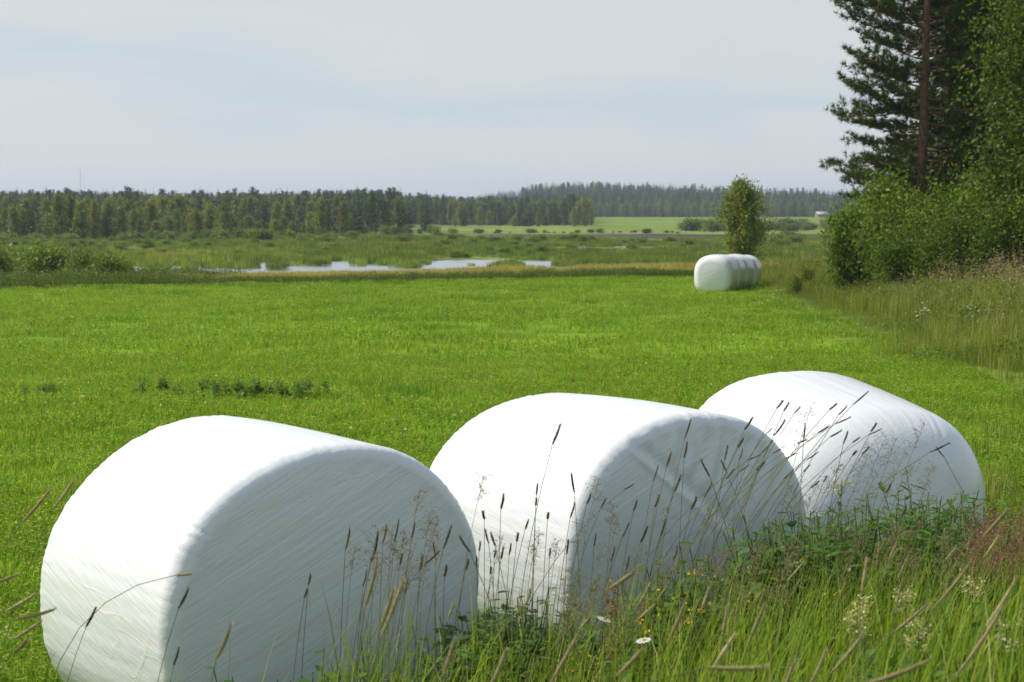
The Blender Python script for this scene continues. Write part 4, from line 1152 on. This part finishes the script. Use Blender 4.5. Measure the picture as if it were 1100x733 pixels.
for (u, v, t, l, d) in ((398, 598, 8, .15, 4.3), (427, 622, 16, .15, 4.1), (418, 633, 14, .14, 4.0), (683, 612, 48, .13, 4.4), (619, 679, 24, .14, 4.0), 
                        (688, 697, 34, .12, 3.9), (733, 648, 16, .14, 4.3), (780, 653, 4, .12, 4.3), (822, 650, 16, .13, 4.4), (789, 682, 26, .12, 4.2),
                        (828, 714, 82, .15, 3.5), (931, 600, 3, .15, 4.3), (925, 680, 28, .13, 4.1), (885, 700, 14, .12, 4.0), (1042, 600, 30, .17, 4.2), (1072, 640, 24, .22, 4.0),
                        (1000, 700, 62, .20, 3.4), (1084, 545, 32, .12, 5.2), (1000, 650, 44, .13, 4.3), (238, 672, 14, .14, 3.9), (484, 690, 12, .13, 4.1), (535, 700, 14, .12, 4.0),
                        (850, 712, 10, .10, 3.9), (1095, 620, 26, .16, 4.0)):
    timothy(u, v, d, t, l * 0.80, *G4, dark=False, hw=rng.uniform(0.0038, 0.0052))


def panicle(u, v, d, spread, label, group, mat, name='panicle_stalk', tilt=12, nbr=16, sz=0.009):
    T = np.array([(u - 550) / F * d, d, zat(v, d)])
    ld = R(tilt); hl = spread * 2.0
    hgt = T[2] - gz(T[0], T[1])
    root = np.array([T[0] - math.tan(ld) * hgt * 0.6, d + rng.normal(0, 0.05), 0]); root[2] = gz(root[0], root[1]) - 0.02
    e = empty(name, root, label, 'grass stalk', group)
    q = np.linspace(0, 1, 9)[:, None]
    c1 = lerp(root, T, 0.55) + np.array([-0.06, 0, 0.06])
    cv = (1 - q) ** 2 * root + 2 * q * (1 - q) * c1 + q ** 2 * T
    sm = MB(); tube(sm, cv - root, np.linspace(0.0016, 0.0006, 9), 4, 0.7, False)
    C = []; pm = MB()
    tl = cv - root
    for k in range(nbr):
        f_ = 1 - (k + rng.random()) / nbr * min(0.45, hl / max(hgt, 0.2))
        o = np.array([np.interp(f_, q[:, 0], tl[:, z]) for z in range(3)])
        a = rng.uniform(0, 2 * PI); ln_ = spread * rng.uniform(0.35, 1.0) * (1.15 - 0.7 * (f_ - 0.5) * 2 * 0.7)
        dd = np.array([math.cos(a), math.sin(a) * 0.8, rng.uniform(0.2, 0.8)]) * ln_
        tube(pm, [o, o + dd * 0.6 + np.array([0, 0, 0.01]), o + dd], 0.0006, 3, 0.8, False)
        m_ = 5
        C.append(o + dd * rng.uniform(0.4, 1.05, (m_, 1)) + rng.normal(0, 0.006, (m_, 3)))
    sm.obj('stem', M['stem'], e)
    tube(pm, tl[4:], 0.0009, 3, 0.8, False)
    leaves(pm, np.concatenate(C), sz, aspect=0.35, up=0); pm.obj('panicle', mat, e)


GP = ('feathery grass stalk with a loose open panicle before the nearest bale', 'open panicles before the nearest bale')
for (u, v) in ((450, 528), (462, 551), (470, 560), (434, 575), (420, 570), (446, 585), (380, 590), (405, 570), (458, 600), (440, 610), (425, 585), (412, 600), (470, 575)):
    panicle(u, v, rng.uniform(6.0, 6.6), rng.uniform(0.05, 0.085), *GP, M['panicle'], tilt=rng.uniform(-4, 16))
GP = ('feathery grass stalk with a loose open panicle before the creased bale', 'open panicles before the creased bale')
for (u, v) in ((520, 512), (580, 575), (600, 585), (575, 590), (644, 515), (664, 560), (632, 560), (720, 545), (650, 590), (660, 545), (540, 580), (690, 590), (765, 545)):
    panicle(u, v, rng.uniform(7.0, 7.6), rng.uniform(0.045, 0.08), *GP, M['panicle'], tilt=rng.uniform(0, 18))
GP = ('arching grass stalk with a loose pale panicle before the slumped bale', 'open panicles before the slumped bale')
for (u, v) in ((872, 440), (955, 468), (965, 472), (940, 478), (996, 455), (975, 485), (905, 500), (930, 510), (860, 520), (985, 500), (1005, 500), (950, 500), (880, 520), (1000, 520), (965, 510)):
    panicle(u, v, rng.uniform(7.2, 8.2), rng.uniform(0.06, 0.10), *GP, M['panicle'], tilt=rng.uniform(14, 34))
GP = ('pale open panicle standing in the tall grass of the foreground verge', 'open panicles in the foreground verge')
for k in range(44):
    u = rng.uniform(600, 1075)
    panicle(u, 640 - 0.16 * (u - 600) + rng.uniform(-25, 40), rng.uniform(5.2, 7.2), rng.uniform(0.04, 0.08), *GP, M['panicle'], tilt=rng.uniform(0, 32))
GT = ('thin timothy stalk with a straw head among the tall grass of the foreground verge', 'thin timothy in the foreground verge')
for k in range(34):
    u = rng.uniform(480, 1085)
    timothy(u, 672 - 0.17 * (u - 480) + rng.uniform(-28, 40), rng.uniform(5.2, 7.2), rng.normal(16, 14), rng.uniform(0.05, 0.09), *GT, dark=False, hw=rng.uniform(0.0028, 0.0042))
GR = ('reddish brown feathery grass at the edge of the photo beside the slumped bale', 'reddish grass beside the slumped bale')
for k in range(54):
    panicle(rng.uniform(1052, 1130), rng.uniform(545, 615), rng.uniform(6.4, 8.2), rng.uniform(0.05, 0.09), *GR, M['red_panicle'], 'red_panicle_stalk', rng.uniform(0, 20), 22, 0.013)


# --- broad leaved plants
def leafy(seed, h, n_st, n_lf, ll, lw, upc=0.4):
    rg = np.random.default_rng(seed)
    st = MB(); lf = MB()
    V = []; RN = []
    for s_ in range(n_st):
        a0 = rg.uniform(0, 2 * PI); ln = rg.uniform(0.05, 0.35) * h
        q = np.linspace(0, 1, 6)[:, None]
        top = np.array([math.cos(a0) * ln, math.sin(a0) * ln, h * rg.uniform(0.65, 1.0)])
        cv = q * top + np.array([0.02, 0, 0]) * np.sin(q * 5)
        tube(st, cv, np.linspace(0.0032, 0.0015, 6), 5, rg.random(), False)
        for k in range(n_lf):
            f_ = 0.2 + 0.8 * (k + rg.random()) / n_lf
            o = np.array([np.interp(f_, q[:, 0], cv[:, z]) for z in range(3)])
            az = k * 2.4 + rg.normal(0, 0.4); el = rg.uniform(-0.15, 0.7)
            d = np.array([math.cos(az) * math.cos(el), math.sin(az) * math.cos(el), math.sin(el)])
            sd = np.array([-math.sin(az), math.cos(az), 0]); up = np.cross(d, sd) * -1
            L_ = ll * rg.uniform(0.6, 1.2) * (1.15 - 0.5 * f_); w_ = L_ * lw
            p = [o, o + d * L_ * .3 + sd * w_ * .5 + up * .0, o + d * L_ * .65 + sd * w_ * .42 - np.array([0, 0, L_ * .06]), o + d * L_ - np.array([0, 0, L_ * .2]),
                 o + d * L_ * .65 - sd * w_ * .42 - np.array([0, 0, L_ * .06]), o + d * L_ * .3 - sd * w_ * .5, o + d * L_ * .35 - np.array([0, 0, L_ * .05]), o + d * L_ * .65 - np.array([0, 0, L_ * .12])]
            b_ = len(V) * 8
            V.append(p); RN.append(rg.random())
    V = np.array(V); n = len(V); b_ = np.arange(n)[:, None] * 8
    q = np.concatenate([b_ + np.array([[6, 1, 2, 7]]), b_ + np.array([[5, 6, 7, 4]])])
    t = np.concatenate([b_ + np.array([[0, 1, 6]]), b_ + np.array([[0, 6, 5]]), b_ + np.array([[7, 2, 3]]), b_ + np.array([[4, 7, 3]])])
    lf.add(V.reshape(-1, 3), q, t, np.repeat(np.array(RN), 8))
    return [('stem', st.obj('stem', M['stem'], link=False)), ('foliage', lf.obj('foliage', M['weed'], link=False))]


clo = [leafy(200 + k, 0.5, 6, 12, 0.072, 0.64) for k in range(3)]
thi = [leafy(210 + k, 0.6, 6, 20, 0.085, 0.28) for k in range(3)]


def plant_at(name, src, u, v, d, label, cat, group, wide=1.0, h0=0.5):
    x, y = at(u, d); z = gz(x, y)
    s = max(0.12, zat(v, d) - z) / h0
    s = min(s, 1.9)
    return make(name, src, (x, y, z - 0.01), label, cat, group, rng.uniform(0, 2 * PI), (s * wide, s * wide, s))


for (u, v, d) in ((523, 628, 7.3), (545, 636, 7.4), (556, 622, 7.5), (575, 628, 7.6), (592, 634, 7.6), (512, 640, 7.2), (600, 650, 7.5), (565, 645, 7.3), (535, 650, 7.1)):
    plant_at('clover_plant', clo[rng.integers(3)], u, v, d, 'dark leafy clover plant between the nearest bale and the creased bale', 'plant', 'clover between two bales')
for (u, v, d) in ((262, 700, 6.3), (318, 705, 6.1), (330, 695, 6.3), (388, 690, 6.5), (360, 702, 6.4), (405, 680, 6.6), (440, 665, 6.7), (455, 680, 6.7), (425, 694, 6.4), (480, 660, 6.9)):
    plant_at('clover_plant', clo[rng.integers(3)], u, v, d, 'leafy green clover plant at the foot of the nearest bale', 'plant', 'clover at the foot of the nearest bale')
for (u, v, d) in ((705, 580, 8.2), (716, 590, 8.1), (735, 588, 8.3), (752, 575, 8.5), (820, 540, 8.7), (836, 545, 8.6), (845, 530, 8.9), (742, 570, 8.6), (765, 560, 8.7), (670, 610, 7.9), (690, 600, 8.0), (780, 560, 8.6), (800, 550, 8.6), (655, 622, 7.7), (860, 545, 8.8), (850, 560, 8.5)):
    plant_at('clover_plant', clo[rng.integers(3)], u, v + 8, d - 0.8, 'leafy plant growing before the shaded end of the creased bale', 'plant', 'leafy plants before the creased bale')
for k in range(60):
    u = rng.uniform(850, 1075); d = rng.uniform(7.5, 9.0)
    v = 566 - 22 * min(1, (u - 880) / 150) + rng.uniform(-32, 16) + (8.2 - d) * 14
    plant_at('leafy_weed', thi[rng.integers(3)], u, v, d, 'dark green leafy weed in the patch before the slumped bale', 'plant', 'weeds before the slumped bale', 1.0, 0.6)
for k in range(95):
    u = rng.uniform(480, 1090); d = rng.uniform(4.8, 8.2)
    x, y = at(u, d)
    make('leafy_weed', (thi + clo)[rng.integers(6)], (x, y, gz(x, y) - 0.02), 'leafy green plant low in the tall foreground grass', 'plant', 'low plants in the foreground grass', rng.uniform(0, 6), rng.uniform(0.6, 1.15))


for (u, v, d) in ((786, 303, 61.5), (793, 299, 61.8), (799, 300, 62.5), (806, 298, 63.0)):
    plant_at('leafy_weed', thi[rng.integers(3)], u, v, d, 'dark weed growing against the side of the far row of bales', 'plant', 'weeds beside the far row of bales', 1.3, 0.6)


def meadowsweet(u, v, d, label):
    x, y = at(u, d); z = gz(x, y)
    h = zat(v, d) - z
    e = empty('meadowsweet', (x, y, z - 0.01), label, 'flower', 'meadowsweet flowers')
    st = MB(); tube(st, [(0, 0, 0), (0.01, 0, h * 0.5), (0.0, 0, h * 0.96)], [0.003, 0.0025, 0.0015], 5, 0.6, False)
    fl = MB(); C = []
    for k in range(11):
        a = rng.uniform(0, 2 * PI); r_ = rng.uniform(0.01, 0.04)
        p = np.array([math.cos(a) * r_, math.sin(a) * r_, h * 0.97 - rng.uniform(0, 0.06)])
        tube(st, [(0, 0, h * 0.9), p * np.array([.6, .6, 1]) - np.array([0, 0, 0.012]), p], 0.001, 3, 0.5, False)
        C.append(p + rng.normal(0, 0.008, (16, 3)))
    leaves(fl, np.concatenate(C), 0.0075, up=0.5, aspect=0.9)
    st.obj('stem', M['stem'], e); fl.obj('blossom', M['cream'], e)
    lf = MB(); k_ = 22
    c = np.stack([rng.normal(0, 0.035, k_), rng.normal(0, 0.035, k_), rng.uniform(0.3, 0.85, k_) * h], -1)
    leaves(lf, c, 0.055, up=0.5, aspect=0.4); lf.obj('foliage', M['weed'], e)


for (u, v, d, lab) in ((906, 506, 7.6, 'tall cream meadowsweet standing before the slumped bale'), (932, 632, 5.2, 'cream meadowsweet behind an upright straw head in the foreground'), (925, 650, 5.1, 'lower cream meadowsweet beside an upright straw head in the foreground'),
                       (977, 627, 5.3, 'broad cream meadowsweet in the middle of the foreground weeds'), (992, 662, 5.0, 'low cream meadowsweet in front of the broad one'), (1050, 612, 5.5, 'cream meadowsweet beside the thick leaning straw head'),
                       (1088, 664, 5.0, 'pale meadowsweet at the edge of the photo')):
    meadowsweet(u, v, d, lab)


def yellow_flower(u, v, d):
    x, y = at(u, d); z = gz(x, y); h = max(0.1, zat(v, d) - z)
    e = empty('yellow_vetchling', (x, y, z - 0.01), 'small yellow vetchling in flower in the foreground grass', 'flower', 'yellow vetchlings in the foreground grass')
    st = MB(); tube(st, [(0, 0, 0), (0.01, 0, h * .5), (0, 0, h * .97)], 0.0013, 4, 0.3, False); st.obj('stem', M['stem'], e)
    fl = MB(); k_ = rng.integers(4, 9)
    leaves(fl, np.array([0, 0, h]) + rng.normal(0, 1, (k_, 3)) * np.array([0.013, 0.013, 0.011]), 0.010, aspect=0.8); fl.obj('blossom', M['yellow'], e)


for (u, v) in ((713, 655), (711, 662), (697, 676), (702, 680), (749, 660), (745, 668), (756, 657), (661, 684), (726, 685), (687, 672), (808, 655), (815, 640), (760, 622), (772, 617), (845, 625), (808, 612), (742, 618),
               (616, 722), (640, 712), (900, 640), (1003, 662), (780, 648), (700, 640), (866, 600), (655, 700), (735, 640)):
    yellow_flower(u, v, rng.uniform(5.4, 6.4))


def daisy(u, v, d, label, group=None, s=1.0):
    x, y = at(u, d); z = gz(x, y); h = max(0.1, zat(v, d) - z)
    e = empty('daisy', (x, y, z - 0.01), label, 'flower', group)
    st = MB(); tube(st, [(0, 0, 0), (0.008, 0, h * .5), (0, 0, h)], 0.0015, 4, 0.3, False); st.obj('stem', M['stem'], e)
    tl = np.array([rng.normal(0, .2), rng.normal(-0.25, .2)])
    pe = MB(); V = []
    for k in range(16):
        a = k / 16 * 2 * PI; r0, r1 = 0.006 * s, 0.021 * s
        for (r_, da) in ((r0, -0.12), (r1, -0.16), (r1, 0.16), (r0, 0.12)):
            px_, py_ = math.cos(a + da) * r_, math.sin(a + da) * r_
            V.append((px_, py_, h + 0.004 + px_ * tl[0] + py_ * tl[1] + 0.0008 * (k % 2)))
    pe.add(V, np.arange(64).reshape(-1, 4), r=0.7); pe.obj('petals', M['petal'], e)
    ce = MB()
    ph = np.linspace(0, 2 * PI, 12, endpoint=False)
    V = [(0, 0, h + 0.0095)] + [(math.cos(p) * r_ * s, math.sin(p) * r_ * s, h + zz + math.cos(p) * r_ * s * tl[0] + math.sin(p) * r_ * s * tl[1]) for r_, zz in ((0.005, 0.008), (0.0075, 0.004)) for p in ph]
    t = [(0, 1 + k, 1 + (k + 1) % 12) for k in range(12)]; q = [(1 + k, 13 + k, 13 + (k + 1) % 12, 1 + (k + 1) % 12) for k in range(12)]
    ce.add(V, q, t, 0.4); ce.obj('flower_centre', M['yellow'], e, True)


daisy(693, 691, 5.1, 'white daisy with a yellow centre low in the foreground grass')
daisy(650, 668, 5.6, 'white daisy half hidden before the foot of the creased bale')
for (u, v, d) in ((989, 331, 38), (1001, 333, 38), (988, 336, 37), (1041, 333, 36), (1043, 331, 37), (1040, 342, 36), (991, 325, 40), (835, 318, 50), (822, 323, 48), (838, 312, 54), (1048, 336, 35)):
    x, y = at(u, d); z = gz(x, y); h = max(0.15, zat(v, d) - z)
    e = empty('daisy', (x, y, z - 0.01), 'tuft of white daisies in the meadow grass before the thicket', 'flower', 'white daisies in the meadow before the thicket')
    st = MB(); pe = MB()
    for q_ in range(3):
        p = np.array([rng.normal(0, 0.10), rng.normal(0, 0.10), h + rng.normal(0, 0.04)])
        tube(st, [(0, 0, 0), p * np.array([.6, .6, .6]), p], 0.003, 4, 0.3, False)
        leaves(pe, np.repeat(p[None], 4, 0) + rng.normal(0, 0.008, (4, 3)), 0.03, up=1.5, aspect=0.9)
    st.obj('stem', M['stem'], e); pe.obj('petals', M['petal'], e)

# rusty sorrel in the foreground
for (u, v, lab) in ((662, 622, 'rusty red sorrel stalk before the foot of the creased bale'), (656, 648, 'lower rusty sorrel stalk just under the taller one')):
    d = 6.4; x, y = at(u, d); z = gz(x, y); h = zat(v, d) - z
    e = empty('sorrel', (x, y, z), lab, 'plant')
    st = MB(); tube(st, [(0, 0, 0), (0, 0.01, h * .5), (0.01, 0, h)], 0.002, 4, 0.9, False); st.obj('stem', M['stem'], e)
    fl = MB(); leaves(fl, np.stack([rng.normal(0, 0.012, 60), rng.normal(0, 0.012, 60), rng.uniform(0.65, 1, 60) * h], -1), 0.014, aspect=0.8); fl.obj('seed_head', M['rust'], e)

# dark docks and nettles standing in the mown field
dk = []
for k in range(3):
    pr = leafy(220 + k, 0.20, 5, 8, 0.085, 0.36)
    pr[1][1].data.materials[0] = M['dock']; dk.append(pr)
for k in range(38):
    u = rng.normal(270, 34) if k < 22 else rng.uniform(150, 345); v = 429 + rng.normal(0, 3.5)
    d = (H_CAM + 0.12) * F / (v - HOR)
    x, y = at(u, d)
    make('dock_plant', dk[k % 3], (x, y, gz(x, y)), 'dark leafy dock in the long weedy patch of the mown field', 'plant', 'docks of the weedy patch in the field', rng.uniform(0, 6), rng.uniform(0.6, 1.25))
for k in range(8):
    u = rng.uniform(22, 60); v = 425 + rng.normal(0, 2); d = (H_CAM + 0.12) * F / (v - HOR); x, y = at(u, d)
    make('dock_plant', dk[k % 3], (x, y, gz(x, y)), 'dark leafy dock in the small patch at the far left of the mown field', 'plant', 'docks of the small patch in the field', rng.uniform(0, 6), rng.uniform(0.5, 0.95))
for k in range(26):
    u = rng.uniform(20, 980); v = rng.uniform(330, 470); d = (H_CAM + 0.15) * F / (v - HOR); x, y = at(u, d)
    if border_dist(np.array([x]), np.array([y]))[0] > -1.5: continue
    make('dock_plant', dk[k % 3], (x, y, gz(x, y)), 'single small dark weed standing alone in the mown field', 'plant', 'single weeds in the field', rng.uniform(0, 6), rng.uniform(0.35, 0.7))

# ------------------------------------------------------------------ air
bm_v = [(a, b, c) for c in (-4.0, 60.0) for a, b in ((-1300, -30), (1300, -30), (1300, 4300), (-1300, 4300))]
hz_v = np.array(bm_v, float)
hzq = [(0, 3, 2, 1), (4, 5, 6, 7), (0, 1, 5, 4), (1, 2, 6, 5), (2, 3, 7, 6), (3, 0, 4, 7)]
mh, nt, N, L = new_mat('haze_air')
pv = N.new('ShaderNodeVolumePrincipled'); pv.inputs['Color'].default_value = (0.74, 0.86, 1.0, 1); pv.inputs['Density'].default_value = 0.00020
pv.inputs['Anisotropy'].default_value = 0.25
out = N.new('ShaderNodeOutputMaterial'); L.new(pv.outputs[0], out.inputs['Volume'])
hz = build('haze', hz_v, hzq, mh); tag(hz, kind='stuff')

# ------------------------------------------------------------------ light
SUN_EL, SX, SY = 48.0, -0.975, 0.22
sd = np.array([SX * math.cos(R(SUN_EL)), SY * math.cos(R(SUN_EL)), math.sin(R(SUN_EL))])
sun = bpy.data.lights.new('sun', 'SUN'); sun.energy = 4.5; sun.angle = R(0.53); sun.color = (1.0, 0.94, 0.84)
so = bpy.data.objects.new('sun', sun); COL.objects.link(so)
from mathutils import Vector
so.rotation_euler = Vector(tuple(-sd)).to_track_quat('-Z', 'Y').to_euler(); so.location = (-30, 20, 60)

W_ = bpy.data.worlds.new('World'); SC.world = W_; W_.use_nodes = True
nt = W_.node_tree; N, L = nt.nodes, nt.links; N.clear()
sky = N.new('ShaderNodeTexSky'); sky.sky_type = 'NISHITA'; sky.sun_disc = False
sky.sun_elevation = R(SUN_EL); sky.sun_rotation = math.atan2(SX, SY) % (2 * PI)
sky.air_density = 1.0; sky.dust_density = 1.5; sky.ozone_density = 1.0
tc = N.new('ShaderNodeTexCoord')
sep = N.new('ShaderNodeSeparateXYZ'); L.new(tc.outputs['Generated'], sep.inputs[0])
mp = N.new('ShaderNodeMapping'); mp.inputs['Scale'].default_value = (4.5, 4.5, 20); mp.inputs['Location'].default_value = (0.35, 0.1, 0.6); L.new(tc.outputs['Generated'], mp.inputs['Vector'])
no = N.new('ShaderNodeTexNoise'); no.inputs['Scale'].default_value = 1.0; no.inputs['Detail'].default_value = 4; no.inputs['Roughness'].default_value = 0.5
L.new(mp.outputs[0], no.inputs['Vector'])
nm = N.new('ShaderNodeMath'); nm.operation = 'MULTIPLY_ADD'; nm.inputs[1].default_value = 0.18; nm.inputs[2].default_value = -0.09    # ragged cloud layers
L.new(no.outputs['Fac'], nm.inputs[0])
ad = N.new('ShaderNodeMath'); ad.operation = 'ADD'; L.new(nm.outputs[0], ad.inputs[0]); L.new(sep.outputs['Z'], ad.inputs[1])
cm = ramp(N, [(0.0, (.69, .71, .735)), (0.045, (.685, .71, .73)), (0.064, (.57, .655, .72)), (0.085, (.60, .67, .72)), (0.108, (.71, .72, .715)), (0.2, (.64, .69, .72)), (0.5, (.47, .60, .75))])
cm.color_ramp.interpolation = 'B_SPLINE'; L.new(ad.outputs[0], cm.inputs['Fac'])
vf = N.new('ShaderNodeMapRange'); vf.inputs[1].default_value = 0.0; vf.inputs[2].default_value = 0.6; vf.inputs[3].default_value = 0.93; vf.inputs[4].default_value = 0.50
L.new(sep.outputs['Z'], vf.inputs[0])
mx = N.new('ShaderNodeMix'); mx.data_type = 'RGBA'; L.new(vf.outputs[0], mx.inputs['Factor'])
sc10 = N.new('ShaderNodeVectorMath'); sc10.operation = 'SCALE'; sc10.inputs['Scale'].default_value = 10.0; L.new(cm.outputs['Color'], sc10.inputs[0])
L.new(sky.outputs[0], mx.inputs['A']); L.new(sc10.outputs[0], mx.inputs['B'])
bg = N.new('ShaderNodeBackground'); bg.inputs['Strength'].default_value = 0.10
L.new(mx.outputs['Result'], bg.inputs['Color'])
wo = N.new('ShaderNodeOutputWorld'); L.new(bg.outputs[0], wo.inputs['Surface'])

# ------------------------------------------------------------------ camera
cam = bpy.data.cameras.new('camera'); co = bpy.data.objects.new('camera', cam); COL.objects.link(co)
cam.sensor_width = 36; cam.lens = F / 1100 * 36
co.location = (0, 0, H_CAM); co.rotation_euler = (PI / 2 - PITCH, 0, 0)
cam.clip_start = 0.1; cam.clip_end = 9000
cam.dof.use_dof = True; cam.dof.focus_distance = 11; cam.dof.aperture_fstop = 8.0
SC.camera = co
SC.render.engine = 'CYCLES'
SC.cycles.use_denoising = True
SC.cycles.max_bounces = 6; SC.cycles.diffuse_bounces = 3; SC.cycles.glossy_bounces = 2; SC.cycles.transmission_bounces = 4; SC.cycles.volume_bounces = 0; SC.cycles.transparent_max_bounces = 4
SC.view_settings.view_transform = 'Standard'; SC.view_settings.look = 'None'
SC.view_settings.exposure = 0.10; SC.view_settings.gamma = 1.0
SC.view_settings.use_curve_mapping = False
